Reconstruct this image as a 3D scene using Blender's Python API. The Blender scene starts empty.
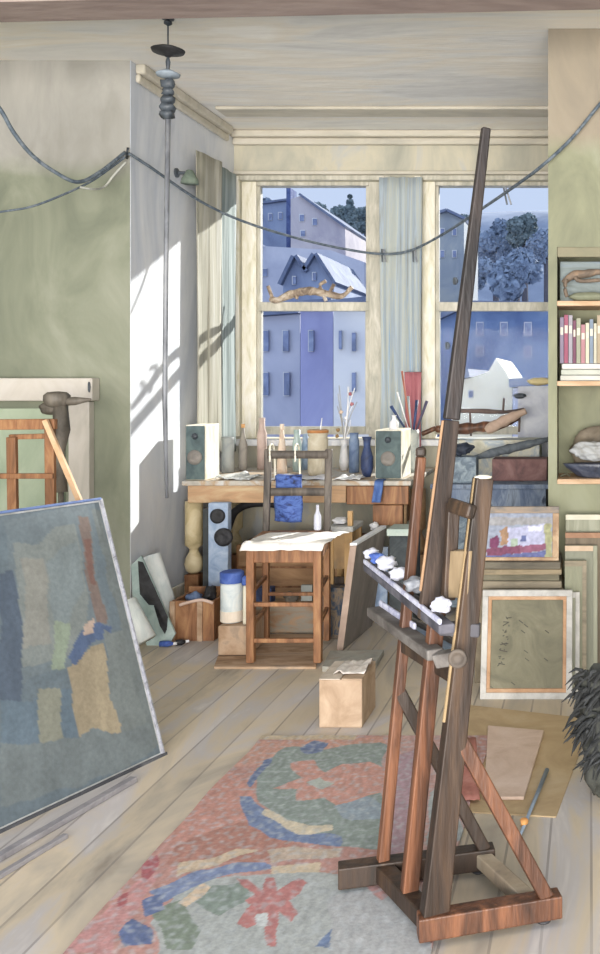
import bpy, bmesh, math, random
from mathutils import Vector, Matrix, noise
random.seed(7)
C = bpy.context.scene.collection
S = bpy.context.scene
CX, CY, FL, EYE = 590.0, 380.0, 950.0, 1.5

# ---------- coordinates: a point of the photograph at a chosen depth ----------
def P(px, py, Y):
    return Vector(((px-CX)/FL*Y, Y, EYE-(py-CY)/FL*Y))
def PX(px, Y): return (px-CX)/FL*Y
def PZ(py, Y): return EYE-(py-CY)/FL*Y
def F(px, py, z=0.0):
    Y = (EYE-z)*FL/(py-CY)
    return Vector(((px-CX)/FL*Y, Y, z))

# ---------- materials ----------
def lin(c):
    if isinstance(c, str):
        c = c.lstrip('#'); c = [int(c[i:i+2], 16) for i in (0, 2, 4)]
    l = [((v/255)/12.92 if v/255 <= .04045 else ((v/255+.055)/1.055)**2.4) for v in c]
    g = .25*l[0]+.65*l[1]+.1*l[2]
    return tuple(.85*v+.15*g for v in l)+(1.0,)
MATS = {}
def M(name, cols, scale=3.0, stretch=(1, 1, 1), rough=.75, bump=.3, metal=0.0, detail=5.0, spread=.34):
    """brushed paint: several tones of one colour mixed by a stretched noise"""
    if name in MATS: return MATS[name]
    m = bpy.data.materials.new(name); m.use_nodes = True
    nt = m.node_tree; N = nt.nodes; L = nt.links
    b = N['Principled BSDF']; b.inputs['Roughness'].default_value = rough; b.inputs['Metallic'].default_value = metal
    tc = N.new('ShaderNodeTexCoord'); mp = N.new('ShaderNodeMapping'); mp.inputs['Scale'].default_value = stretch
    no = N.new('ShaderNodeTexNoise'); no.inputs['Scale'].default_value = scale; no.inputs['Detail'].default_value = detail
    no.inputs['Roughness'].default_value = .6; no.inputs['Distortion'].default_value = 1.1
    L.new(tc.outputs['Object'], mp.inputs[0]); L.new(mp.outputs[0], no.inputs['Vector'])
    r = N.new('ShaderNodeValToRGB'); n = len(cols)
    els = r.color_ramp.elements
    lo, hi = .5-spread/2, .5+spread/2
    for i, c in enumerate(cols):
        pos = lo+(hi-lo)*(i/(n-1) if n > 1 else 0)
        e = els[i] if i < 2 and i < len(els) else els.new(pos)
        e.position = pos; e.color = lin(c)
    if n == 1: els[1].color = lin(cols[0])
    L.new(no.outputs[0], r.inputs[0]); L.new(r.outputs[0], b.inputs['Base Color'])
    if bump:
        bp = N.new('ShaderNodeBump'); bp.inputs['Strength'].default_value = bump; bp.inputs['Distance'].default_value = .01
        n2 = N.new('ShaderNodeTexNoise'); n2.inputs['Scale'].default_value = scale*5; n2.inputs['Detail'].default_value = 3
        L.new(mp.outputs[0], n2.inputs['Vector']); L.new(n2.outputs[0], bp.inputs['Height']); L.new(bp.outputs[0], b.inputs['Normal'])
    MATS[name] = m
    return m
def Mcol(name, rough=.85, scale=60):
    """surface pattern from the colour attribute, with a little dry-brush noise"""
    if name in MATS: return MATS[name]
    m = bpy.data.materials.new(name); m.use_nodes = True
    nt = m.node_tree; N = nt.nodes; L = nt.links; b = N['Principled BSDF']; b.inputs['Roughness'].default_value = rough
    a = N.new('ShaderNodeAttribute'); a.attribute_name = 'Col'
    tc = N.new('ShaderNodeTexCoord'); no = N.new('ShaderNodeTexNoise'); no.inputs['Scale'].default_value = scale; no.inputs['Detail'].default_value = 5
    L.new(tc.outputs['Object'], no.inputs['Vector'])
    mr = N.new('ShaderNodeMapRange'); mr.inputs[1].default_value = .3; mr.inputs[2].default_value = .7; mr.inputs[3].default_value = .88; mr.inputs[4].default_value = 1.12
    L.new(no.outputs[0], mr.inputs[0])
    mx = N.new('ShaderNodeVectorMath'); mx.operation = 'SCALE'; L.new(a.outputs['Color'], mx.inputs[0]); L.new(mr.outputs[0], mx.inputs['Scale'])
    L.new(mx.outputs[0], b.inputs['Base Color'])
    bp = N.new('ShaderNodeBump'); bp.inputs['Strength'].default_value = .3; bp.inputs['Distance'].default_value = .004
    L.new(no.outputs[0], bp.inputs['Height']); L.new(bp.outputs[0], b.inputs['Normal'])
    MATS[name] = m
    return m
def Mzone(name, low, high, z, scale=2.5, stretch=(1, 1, .5), soft=.12):
    """wall painted in one colour up to height z and another above it"""
    m = M(name, low, scale, stretch, rough=.85, bump=.35)
    nt = m.node_tree; N = nt.nodes; L = nt.links; b = N['Principled BSDF']
    r = b.inputs['Base Color'].links[0].from_node; no = r.inputs[0].links[0].from_node
    r2 = N.new('ShaderNodeValToRGB'); els = r2.color_ramp.elements
    for i, c in enumerate(high):
        pos = .3+.4*i/(len(high)-1)
        e = els[i] if i < 2 else els.new(pos); e.position = pos; e.color = lin(c)
    L.new(no.outputs[0], r2.inputs[0])
    geo = N.new('ShaderNodeNewGeometry'); sx = N.new('ShaderNodeSeparateXYZ'); L.new(geo.outputs['Position'], sx.inputs[0])
    n3 = N.new('ShaderNodeTexNoise'); n3.inputs['Scale'].default_value = 3; L.new(geo.outputs['Position'], n3.inputs['Vector'])
    ad = N.new('ShaderNodeMath'); ad.operation = 'MULTIPLY_ADD'; ad.inputs[1].default_value = .25; L.new(n3.outputs[0], ad.inputs[0]); L.new(sx.outputs[2], ad.inputs[2])
    mr = N.new('ShaderNodeMapRange'); mr.inputs[1].default_value = z+.125-soft/2; mr.inputs[2].default_value = z+.125+soft/2; L.new(ad.outputs[0], mr.inputs[0])
    mx = N.new('ShaderNodeMix'); mx.data_type = 'RGBA'; L.new(mr.outputs[0], mx.inputs[0]); L.new(r.outputs[0], mx.inputs[6]); L.new(r2.outputs[0], mx.inputs[7])
    L.new(mx.outputs[2], b.inputs['Base Color'])
    return m
def Mglass():
    m = bpy.data.materials.new('window_glass'); m.use_nodes = True
    nt = m.node_tree; N = nt.nodes; L = nt.links; N.clear()
    o = N.new('ShaderNodeOutputMaterial'); t = N.new('ShaderNodeBsdfTransparent'); g = N.new('ShaderNodeBsdfGlossy'); g.inputs['Roughness'].default_value = .05
    t.inputs[0].default_value = (.96, .98, 1, 1)
    mx = N.new('ShaderNodeMixShader'); mx.inputs[0].default_value = .003
    L.new(t.outputs[0], mx.inputs[1]); L.new(g.outputs[0], mx.inputs[2]); L.new(mx.outputs[0], o.inputs[0])
    return m

# ---------- mesh building ----------
class MB:
    def __init__(s): s.v = []; s.f = []
    def add(s, vs, fs):
        b = len(s.v); s.v += [Vector(v) for v in vs]; s.f += [tuple(b+i for i in f) for f in fs]; return s
    def box(s, a, b):
        x0, x1 = sorted((a[0], b[0])); y0, y1 = sorted((a[1], b[1])); z0, z1 = sorted((a[2], b[2]))
        return s.add([(x0,y0,z0),(x1,y0,z0),(x1,y1,z0),(x0,y1,z0),(x0,y0,z1),(x1,y0,z1),(x1,y1,z1),(x0,y1,z1)],
                     [(0,3,2,1),(4,5,6,7),(0,1,5,4),(1,2,6,5),(2,3,7,6),(3,0,4,7)])
    def hexa(s, q, off):
        """a slab: quad or polygon q pushed along off"""
        n = len(q); q = [Vector(p) for p in q]; off = Vector(off)
        c = sum(q, Vector())/n; nr = Vector()
        for i in range(n): nr += (q[i]-c).cross(q[(i+1) % n]-c)
        if nr.dot(off) > 0: q.reverse()
        return s.add(q+[p+off for p in q], [tuple(range(n)), tuple(range(2*n-1, n-1, -1))]+[(i, i+n, (i+1) % n+n, (i+1) % n) for i in range(n)])
    def beam(s, p, q, w, d, side=(1, 0, 0), w2=None, d2=None):
        """bar from p to q; w along side, d across"""
        p = Vector(p); q = Vector(q); a = (q-p).normalized(); u = Vector(side); u = (u-a*u.dot(a)).normalized(); v = a.cross(u)
        w2 = w if w2 is None else w2; d2 = d if d2 is None else d2
        vs = [p+u*sx*w/2+v*sy*d/2 for sx, sy in ((-1,-1),(1,-1),(1,1),(-1,1))]+[q+u*sx*w2/2+v*sy*d2/2 for sx, sy in ((-1,-1),(1,-1),(1,1),(-1,1))]
        return s.add(vs, [(0,3,2,1),(4,5,6,7),(0,1,5,4),(1,2,6,5),(2,3,7,6),(3,0,4,7)])
    def tube(s, pts, r, n=10, taper=None):
        pts = [Vector(p) for p in pts]; b = len(s.v); m = len(pts)
        for i, p in enumerate(pts):
            d = (pts[min(i+1, m-1)]-pts[max(i-1, 0)]).normalized()
            u = d.cross(Vector((0, 0, 1)))
            if u.length < .05: u = d.cross(Vector((1, 0, 0)))
            u.normalize(); w = d.cross(u); ri = r[i] if isinstance(r, (list, tuple)) else r
            s.v += [p+(u*math.cos(k*2*math.pi/n)+w*math.sin(k*2*math.pi/n))*ri for k in range(n)]
        for i in range(m-1):
            for k in range(n):
                s.f.append((b+i*n+k, b+i*n+(k+1) % n, b+(i+1)*n+(k+1) % n, b+(i+1)*n+k))
        s.f.append(tuple(b+k for k in reversed(range(n)))); s.f.append(tuple(b+(m-1)*n+k for k in range(n)))
        return s
    def lathe(s, c, prof, n=20, ax=(0, 0, 1)):
        ax = Vector(ax).normalized(); u = ax.orthogonal().normalized(); w = ax.cross(u); c = Vector(c); b = len(s.v); m = len(prof)
        for r, h in prof:
            s.v += [c+ax*h+(u*math.cos(k*2*math.pi/n)+w*math.sin(k*2*math.pi/n))*max(r, 1e-4) for k in range(n)]
        for i in range(m-1):
            for k in range(n): s.f.append((b+i*n+k, b+i*n+(k+1) % n, b+(i+1)*n+(k+1) % n, b+(i+1)*n+k))
        s.f.append(tuple(b+k for k in reversed(range(n)))); s.f.append(tuple(b+(m-1)*n+k for k in range(n)))
        return s
    def blob(s, c, rad, amp=.25, freq=3.0, sub=3, seed=0, flat=False):
        bm = bmesh.new(); bmesh.ops.create_icosphere(bm, subdivisions=sub, radius=1.0); c = Vector(c); rad = Vector(rad)
        vs = []
        for v in bm.verts:
            k = 1+amp*noise.noise(v.co*freq+Vector((seed*7.3, seed*1.7, 0)))*1.6
            q = Vector((v.co.x*rad.x, v.co.y*rad.y, v.co.z*rad.z))*k
            if flat and q.z < -rad.z*.7: q.z = -rad.z*.7
            vs.append(c+q)
        fs = [tuple(v.index for v in f.verts) for f in bm.faces]; bm.free()
        return s.add(vs, fs)
    def grid(s, fn, nu, nv):
        b = len(s.v)
        for j in range(nv+1):
            for i in range(nu+1): s.v.append(Vector(fn(i/nu, j/nv)))
        for j in range(nv):
            for i in range(nu):
                a = b+j*(nu+1)+i; s.f.append((a, a+1, a+nu+2, a+nu+1))
        return s
    def obj(s, name, mat, parent=None, origin=None, bevel=0, smooth=False, solid=0, colfn=None):
        if parent is not None: o0 = WL(parent)
        elif origin is not None: o0 = Vector(origin)
        else:
            xs = [v.x for v in s.v]; ys = [v.y for v in s.v]; zs = [v.z for v in s.v]
            o0 = Vector(((min(xs)+max(xs))/2, (min(ys)+max(ys))/2, min(zs)))
        me = bpy.data.meshes.new(name); me.from_pydata([v-o0 for v in s.v], [], s.f); me.validate()
        if colfn:
            at = me.color_attributes.new('Col', 'FLOAT_COLOR', 'POINT')
            for i, v in enumerate(s.v): at.data[i].color = colfn(v)
        bm = bmesh.new(); bm.from_mesh(me); bmesh.ops.recalc_face_normals(bm, faces=bm.faces); bm.to_mesh(me); bm.free()
        me.materials.append(mat)
        if smooth:
            for p in me.polygons: p.use_smooth = True
        o = bpy.data.objects.new(name, me); C.objects.link(o)
        if parent is not None: o.parent = parent
        else: o.location = o0
        if solid:
            md = o.modifiers.new('solid', 'SOLIDIFY'); md.thickness = solid; md.offset = 0
        if bevel:
            md = o.modifiers.new('bevel', 'BEVEL'); md.width = bevel; md.segments = 2; md.limit_method = 'ANGLE'; md.angle_limit = .6
        return o
def WL(o):
    v = Vector(o.location)
    while o.parent is not None:
        o = o.parent; v = v+Vector(o.location)
    return v
def thing(name, label, cat, loc, group=None):
    o = bpy.data.objects.new(name, None); C.objects.link(o); o.location = loc; o.empty_display_size = .1
    o['label'] = label; o['category'] = cat
    if group: o['group'] = group
    return o
def tag(o, label, cat, group=None):
    o['label'] = label; o['category'] = cat
    if group: o['group'] = group
    return o
def struct(o): o['kind'] = 'structure'; return o
def B(): return MB()
def inpoly(x, y, poly):
    c = False; j = len(poly)-1
    for i in range(len(poly)):
        xi, yi = poly[i]; xj, yj = poly[j]
        if (yi > y) != (yj > y) and x < (xj-xi)*(y-yi)/(yj-yi)+xi: c = not c
        j = i
    return c

# ---------- palette ----------
wood_brown = M('easel_brown_wood', ['#21170f', '#37271b', '#4e3824'], 4, (3, 3, .4), .55)
wood_dark = M('mast_dark_wood', ['#151112', '#231c1b', '#352a26'], 5, (3, 3, .5), .55)
wood_red = M('easel_red_wood', ['#351f12', '#59341d', '#7e4d2c'], 4, (4, 4, .5), .5)
wood_orange = M('orange_wood', ['#65401f', '#8d5b31', '#ab7b48'], 5, (3, 3, .5), .6)
wood_tan = M('desk_tan_wood', ['#a8855c', '#bf9467', '#cbb083'], 4, (.6, 3, 3), .6)
wood_yellow = M('pale_yellow_wood', ['#ad9a6a', '#c9b584', '#d8c79c'], 6, (1, 1, 1), .6)
wood_grey = M('grey_brown_wood', ['#3b3632', '#544c45', '#6f655a'], 6, (2, 2, .6), .6)
ochre = M('ochre_board', ['#a07e4c', '#bd955a', '#cda86f'], 5, (1, 1, .5), .7)
cream = M('cream_gloss_paint', ['#d6cfae', '#e8e2cc', '#f2eee2'], 8, (2, 2, .5), .5)
frame_paint = M('window_frame_paint', ['#a3a090', '#bbb6a4', '#cfcabb'], 7, (2, 2, .5), .5)
white = M('white_paint', ['#cfd2d8', '#e6e6e8', '#f4f2ee'], 8, (1, 1, 1), .6)
black = M('black_matt', ['#18181a', '#26262a', '#35353a'], 10, (1, 1, 1), .6)
navy = M('navy_blue', ['#1f2b4a', '#2c3f6b', '#3b5488'], 10, (1, 1, 1), .6)
blue = M('bright_blue', ['#27408a', '#3a5fb4', '#6f92d6'], 14, (1, 1, 1), .6)
paleblue = M('pale_blue', ['#7c95b8', '#98aecb', '#b2c2d6'], 8, (1, 1, 1), .7)
metal = M('grey_metal', ['#5c6068', '#7c8088', '#9a9ca0'], 8, (1, 1, .4), .45)
dkmetal = M('dark_metal', ['#2d333a', '#454d56', '#5c656e'], 9, (1, 1, 1), .5)
greygreen = M('speaker_green_grey', ['#3d4e50', '#4c6062', '#5b6f6e'], 9, (1, 1, 1), .7)
ropem = M('blue_grey_cord', ['#3f4c5a', '#566470', '#76808a'], 20, (1, 1, 1), .7)
card = M('cardboard', ['#a08466', '#b3977a', '#c3a98c'], 6, (1, 1, 1), .85)
glass = Mglass()

# ================= SETTING =================
def Mfloor():
    m = M('floorboards', ['#918678', '#b0a594', '#c8b89e', '#bcb6b4', '#d6cfc8'], 1.6, (1.6, .5, 1), .6, .3, spread=.42)
    nt = m.node_tree; N = nt.nodes; L = nt.links; b = N['Principled BSDF']
    r = b.inputs['Base Color'].links[0].from_node
    g = N.new('ShaderNodeNewGeometry'); sp = N.new('ShaderNodeSeparateXYZ'); L.new(g.outputs['Position'], sp.inputs[0])
    dv = N.new('ShaderNodeMath'); dv.operation = 'DIVIDE'; dv.inputs[1].default_value = .135; L.new(sp.outputs[0], dv.inputs[0])
    fr = N.new('ShaderNodeMath'); fr.operation = 'FRACT'; L.new(dv.outputs[0], fr.inputs[0])
    lt = N.new('ShaderNodeMath'); lt.operation = 'LESS_THAN'; lt.inputs[1].default_value = .06; L.new(fr.outputs[0], lt.inputs[0])
    n2 = N.new('ShaderNodeTexNoise'); n2.inputs['Scale'].default_value = 2.2; L.new(g.outputs['Position'], n2.inputs['Vector'])
    ml = N.new('ShaderNodeMath'); ml.operation = 'MULTIPLY'; L.new(lt.outputs[0], ml.inputs[0]); L.new(n2.outputs[0], ml.inputs[1])
    # board to board tone
    fl = N.new('ShaderNodeMath'); fl.operation = 'FLOOR'; L.new(dv.outputs[0], fl.inputs[0])
    wn = N.new('ShaderNodeTexWhiteNoise'); wn.noise_dimensions = '1D'; L.new(fl.outputs[0], wn.inputs['W'])
    mr = N.new('ShaderNodeMapRange'); mr.inputs[3].default_value = .88; mr.inputs[4].default_value = 1.08; L.new(wn.outputs[0], mr.inputs[0])
    sc = N.new('ShaderNodeVectorMath'); sc.operation = 'SCALE'; L.new(r.outputs[0], sc.inputs[0]); L.new(mr.outputs[0], sc.inputs['Scale'])
    mx = N.new('ShaderNodeMix'); mx.data_type = 'RGBA'; L.new(ml.outputs[0], mx.inputs[0]); L.new(sc.outputs[0], mx.inputs[6]); mx.inputs[7].default_value = lin('#6d6664')
    L.new(mx.outputs[2], b.inputs['Base Color'])
    return m
XL, XR, YB, YP, YR, ZC = -2.66, -.22, 7.1, 5.5, 5.0, 3.35
struct(B().box((-3.9, .4, -.12), (2.4, YB+.25, 0)).obj('floor', Mfloor()))
ceil_m = M('ceiling_paint', ['#d9d8d6', '#e6e5e1', '#ece5d8', '#f2efe8'], 1.3, (.5, 2, 1), .9, .5, spread=.34)
struct(B().box((-3.9, .4, ZC), (2.4, YB+.25, ZC+.12)).obj('ceiling', ceil_m))
beam_m = M('mauve_beam_paint', ['#85736f', '#96837d', '#a3918a'], 3, (.5, 2, 2), .85)
struct(B().hexa([(-3.9, 4.28, 3.085), (2.4, 4.05, 3.13), (2.4, 4.05, ZC-.001), (-3.9, 4.28, ZC-.001)], (0, -.22, 0)).obj('trim_1', beam_m))
pierL = Mzone('left_wall_green', ['#747a67', '#858a75', '#949784'], ['#918f86', '#9f9d96', '#adaaa2'], 2.72)
struct(B().box((-3.9, YP, 0), (XL-.004, YB+.25, ZC)).obj('wall_left', pierL))
struct(B().box((-3.9, .4, 0), (-3.78, YP, ZC)).obj('wall_side', pierL))
reveal_m = M('recess_white_paint', ['#c3cad6', '#d6dae1', '#e4e5e7'], 2.2, (1, 1, .4), .8, .4)
struct(B().box((XL-.003, YP+.001, 0), (XL, YB, ZC)).obj('wall_recess', reveal_m))
# right pier with the shelf recess
pierR = Mzone('right_wall_green', ['#7a7c64', '#8b8d70', '#979980'], ['#8a8070', '#978b77', '#a09583'], 2.74)
nx0, nx1, nz0, nz1 = PX(557, YR), .75, PZ(483, YR), PZ(247, YR)
w = B()
w.box((XR, YR, 0), (nx0, YB, ZC)); w.box((nx1, YR, 0), (2.4, YB, ZC)); w.box((nx0, YR, 0), (nx1, YR+.4, nz0)); w.box((nx0, YR, nz1), (nx1, YR+.4, ZC)); w.box((nx0, YR+.32, nz0), (nx1, YR+.4, nz1))
struct(w.obj('wall_right', pierR))
struct(B().box((2.28, .4, 0), (2.4, YR, ZC)).obj('wall_far_right', pierR))
# back wall with two window openings
WALLB = M('window_wall_paint', ['#a3a294', '#b5b2a0', '#c6bfa8', '#b2b5b5'], 2.5, (1, 1, .5), .85, .35)
a0, a1, b0, b1, zt, zs = PX(240, YB), PX(385, YB), PX(421, YB), -.225, 2.99, 1.06
w = B()
w.box((XL, YB, 0), (a0, YB+.25, ZC)); w.box((a1, YB, 0), (b0, YB+.25, ZC)); w.box((b1, YB, 0), (XR+.3, YB+.25, ZC))
w.box((a0, YB, 0), (a1, YB+.25, zs)); w.box((b0, YB, 0), (b1, YB+.25, zs)); w.box((a0, YB, zt), (a1, YB+.25, ZC)); w.box((b0, YB, zt), (b1, YB+.25, ZC))
struct(w.obj('wall_back', WALLB))
trim_m = M('trim_cream', ['#b5b0a2', '#c6bfad', '#d0c9bb'], 3, (.5, 2, 2), .7)
w = B()
for z0, z1, d in ((3.03, 3.06, .035), (3.25, 3.30, .05), (3.30, 3.349, .09)):
    w.box((XL+.001, YB-d, z0), (XR-.001, YB-.001, z1))
struct(w.obj('trim_2', trim_m, bevel=.012))
w = B()
for z0, z1, d in ((3.24, 3.29, .03), (3.29, 3.349, .06)):
    w.box((XL+.001, YP+.05, z0), (XL+d, YB-.17, z1))
struct(w.obj('trim_3', trim_m, bevel=.012))
struct(B().box((XL+.13, 6.40, ZC-.025), (XR-.001, 6.60, ZC-.001)).obj('trim_4', trim_m, bevel=.012))
struct(B().box((-3.6, YP-.025, 0), (XL-.05, YP-.001, .16)).obj('baseboard_left', cream, bevel=.005))
struct(B().box((XL+.001, YP+.1, 0), (XL+.025, YB-.03, .18)).obj('baseboard_recess', cream, bevel=.005))

r = thing('wall_light', 'small dark green shaded light high on the left wall of the window recess', 'wall light', (XL+.1, 6.1, 2.8))
B().lathe((XL+.001, 6.1, 2.83), [(.03, 0), (.03, .012), (.012, .02), (.008, .08)], 14, (1, 0, 0)).obj('bracket', dkmetal, r)
B().lathe((XL+.09, 6.1, 2.76), [(.055, 0), (.05, .03), (.02, .085), (.01, .09)], 18).obj('light_shade', M('bottle_green', ['#55655a', '#6b7b6c', '#7f8d7c'], 7), r, smooth=True)
# ---------- windows ----------
def window(idx, x0, x1, left_w, right_w):
    r = bpy.data.objects.new('window_%d' % idx, None); C.objects.link(r); r.location = ((x0+x1)/2, YB, zs); struct(r)
    y0 = YB+.03
    B().box((x0, y0, zs), (x0+left_w, y0+.1, zt)).obj('window_jamb', cream, r, bevel=.006)
    B().box((x1-right_w, y0, zs), (x1, y0+.1, zt)).obj('window_jamb', frame_paint, r, bevel=.006)
    B().box((x0+left_w, y0, zt-.03), (x1-right_w, y0+.1, zt)).obj('window_head', frame_paint, r, bevel=.005)
    ix0, ix1 = x0+left_w, x1-right_w
    zm0, zm1 = PZ(311, YB+.05), PZ(302, YB+.05)
    up = B(); up.box((ix0, y0+.02, zm0), (ix1, y0+.07, zm1)); up.box((ix0, y0+.02, zm1), (ix0+.025, y0+.07, zt-.03)); up.box((ix1-.025, y0+.02, zm1), (ix1, y0+.07, zt-.03))
    u = up.obj('upper_sash', frame_paint, r, bevel=.004)
    B().box((ix0+.025, y0+.04, zm1), (ix1-.025, y0+.046, zt-.03)).obj('pane', glass, u)
    lo = B(); lo.box((ix0, y0+.02, zs+.03), (ix0+.03, y0+.07, zm0)); lo.box((ix1-.03, y0+.02, zs+.03), (ix1, y0+.07, zm0)); lo.box((ix0+.03, y0+.02, zs+.03), (ix1-.03, y0+.07, zs+.09))
    l = lo.obj('lower_sash', frame_paint, r, bevel=.004)
    B().box((ix0+.03, y0+.04, zs+.09), (ix1-.03, y0+.046, zm0)).obj('pane', glass, l)
    B().box((x0-.02, YB-.12, zs-.045), (x1+(.02 if idx == 1 else 0), YB-.001, zs)).obj('window_sill', white, r, bevel=.006)
    bead = B(); bead.box((x0-.045, YB-.028, zs+.02), (x0+.0, YB-.001, zt+.03)); bead.obj('window_casing', cream, r, bevel=.005)
    if idx == 1: B().box((x1, YB-.028, zs+.02), (x1+.045, YB-.001, zt+.03)).obj('window_casing', frame_paint, r, bevel=.005)
    B().box((x0-.0, YB-.028, zt), (x1, YB-.001, zt+.035)).obj('window_casing', frame_paint, r, bevel=.005)
window(1, a0, a1, .11, .13)
window(2, b0, b1, .10, .06)

# ================= OUTSIDE =================
stone = [M('lilac_render', ['#9a9cae', '#aeafbc', '#c0bfc6'], .25, (1, 1, 1), .9, 0), M('slate_blue_render', ['#6f7a96', '#8490a9', '#98a2b6'], .3, (1, 1, .5), .9, 0),
         M('pale_render', ['#b9b8bd', '#cdcac8', '#dcd8d0'], .3, (1, 1, 1), .9, 0), M('mauve_stone', ['#9c959f', '#b0a7ab', '#beb4b4'], .3, (1, 1, 1), .9, 0),
         M('violet_render', ['#8a8bb4', '#9a9bc1', '#abacca'], .3, (1, 1, .6), .9, 0), M('cream_render', ['#c9bd9c', '#ddd3b8', '#e9e2cf'], .4, (1, 1, 1), .9, 0)]
slate = M('slate_roof', ['#505a74', '#616c86', '#747e92'], .8, (1, 1, 1), .8, 0)
winm = M('dark_window_glass', ['#5a6582', '#6b779a', '#8490aa'], 2, (1, 1, 1), .3, 0)
struct(B().box((-90, 9, -7), (60, 130, -6)).obj('ground_outside', M('street_ground', ['#6d7590', '#7f869c'], .3, (1, 1, 1), .9, 0)))
def building(label, poly, Y, depth, m, roof_edges=(), wins=(), chims=(), grp='houses across the street'):
    """poly: outline of the street front in photograph pixels at distance Y"""
    q = [P(x, y, Y) for x, y in poly]; q = [Vector((v.x, v.y, v.z)) for v in q]
    xs = [v.x for v in q]; zb = -6.0
    q = [Vector((v.x, v.y, zb)) if y > 420 else v for v, (x, y) in zip(q, poly)]
    r = thing('house', label, 'house', ((min(xs)+max(xs))/2, Y, zb), grp)
    B().hexa(q, (0, depth, 0)).obj('wall', m, r)
    for (i, j) in roof_edges:
        u, v = q[i], q[j]; d = (v-u).normalized(); n = Vector((-d.z, 0, d.x)); n = n if n.z > 0 else -n
        B().hexa([u-d*.03+n*.01-Vector((0, .25, 0)), v+d*.03+n*.01-Vector((0, .25, 0)), v+d*.03+n*.14-Vector((0, .25, 0)), u-d*.03+n*.14-Vector((0, .25, 0))], (0, depth+.5, 0)).obj('roof', slate, r)
    for (x0, y0, x1, y1) in wins:
        f = B().box(P(x0, y0, Y-.06), P(x1, y1, Y+.1)).obj('window', stone[2], r)
        B().box(P(x0+.7, y0+.7, Y-.09), P(x1-.7, y1-.7, Y-.03)).obj('pane', winm, f)
    for (x0, x1, yt, yb) in chims:
        B().box(P(x0, yt, Y+1), P(x1, yb, Y+3)).obj('chimney', slate, r)
building('distant slate blue house at the left edge of the left window, below the sky', [(252, 206), (289, 201), (289, 430), (252, 430)], 62, 8, stone[1], [(0, 1)], [(258, 214, 263, 222), (268, 213, 273, 221), (278, 212, 283, 220)])
r = thing('chimney_stack', 'tall dark blue chimney stack rising against the sky in the left window', 'chimney', P(288.5, 300, 58.5)+Vector((0, 0, -8)))
B().box(P(286.3, 188, 58)+Vector((0, 0, 0)), Vector((PX(290.6, 58), 59.2, -6))).obj('stack', M('dark_blue_stone', ['#33416e', '#465583', '#5a6894'], 1, (1, 1, 1), .9, 0), r)
B().lathe(P(288.4, 188, 58.6), [(.11, 0), (.13, .3), (.08, .45)], 8).obj('chimney_pot', slate, r)
building('mauve gabled house right of the tall chimney stack in the left window', [(290.8, 199), (300, 196), (345, 228), (352, 430), (290.8, 430)], 54, 9, stone[3], [(1, 2)], [(299, 214, 305, 222), (312, 218, 318, 226), (300, 230, 306, 237)])
building('pale grey terraced house low in the left window pane', [(250, 262), (262, 246), (330, 250), (364, 262), (370, 430), (250, 430)], 44, 7, stone[0], [(0, 1)], [(262, 268, 268, 277), (336, 270, 342, 279), (350, 272, 355, 281)])
building('blue-grey house with two small gables in the left window', [(283, 285), (296, 258), (306, 272), (316, 256), (334, 284), (334, 430), (283, 430)], 36, 5, stone[1], [(0, 1), (1, 2), (2, 3), (3, 4)], [(292, 276, 297, 285), (312, 272, 317, 281)])
building('lilac rendered house at the lower left of the left window', [(246, 318), (300, 314), (300, 430), (246, 430)], 22, 5, stone[0], [(0, 1)], [(262, 330, 270, 352), (282, 330, 290, 352), (262, 372, 270, 396), (283, 372, 291, 396)])
building('tall violet rendered house in the middle of the left window', [(300.5, 308), (333, 306), (333, 430), (300.5, 430)], 20, 5, stone[4], [(0, 1)], [(308, 330, 315, 352)])
building('white rendered house at the right of the left window', [(333.5, 308), (372, 304), (372, 430), (333.5, 430)], 19, 5, stone[2], [(0, 1)], [(351, 332, 357, 352), (338, 330, 343, 350), (351, 372, 357, 392)])
building('olive grey stone house at the left edge of the right window', [(428, 218), (447, 212), (464, 220), (464, 430), (428, 430)], 48, 6, M('olive_stone', ['#7f8790', '#8f9598', '#a4a49c'], .5, (1, 1, 1), .9, 0), [(0, 1), (1, 2)], [(440, 228, 445, 236), (452, 228, 457, 236), (440, 250, 445, 258), (452, 250, 457, 258)])
building('slate blue house with long roof below the trees in the right window', [(436, 322), (470, 306), (560, 308), (560, 430), (436, 430)], 27, 7, M('deep_blue_render', ['#4f6590', '#6078a0', '#7b8fae'], .5, (1, 1, 1), .9, 0), [(0, 1), (1, 2)], [(476, 322, 484, 336), (500, 322, 508, 336), (524, 322, 532, 336), (476, 346, 484, 356), (524, 346, 532, 358)])
building('low white outhouse with stepped gable in the right window', [(452, 382), (470, 378), (488, 372), (496, 358), (506, 372), (512, 384), (512, 430), (452, 430)], 15, 3, stone[5], [(0, 1)], [(468, 390, 474, 398)])
building('low lilac outhouse at the lower right of the right window', [(512.5, 388), (560, 386), (560, 430), (512.5, 430)], 14, 3, stone[0], [(0, 1)], [(530, 392, 537, 398)])
leafm = [M('blue_green_leaves', ['#56666c', '#6c7c7e', '#859394'], 1.5, (1, 1, 1), .9, 0), M('blue_leaves', ['#68788e', '#7d8da2', '#95a3b4'], 1.2, (1, 1, 1), .9, 0)]
barkm = M('bark', ['#4b4a55', '#5d5a62'], 3, (1, 1, .3), .9, 0)
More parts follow.
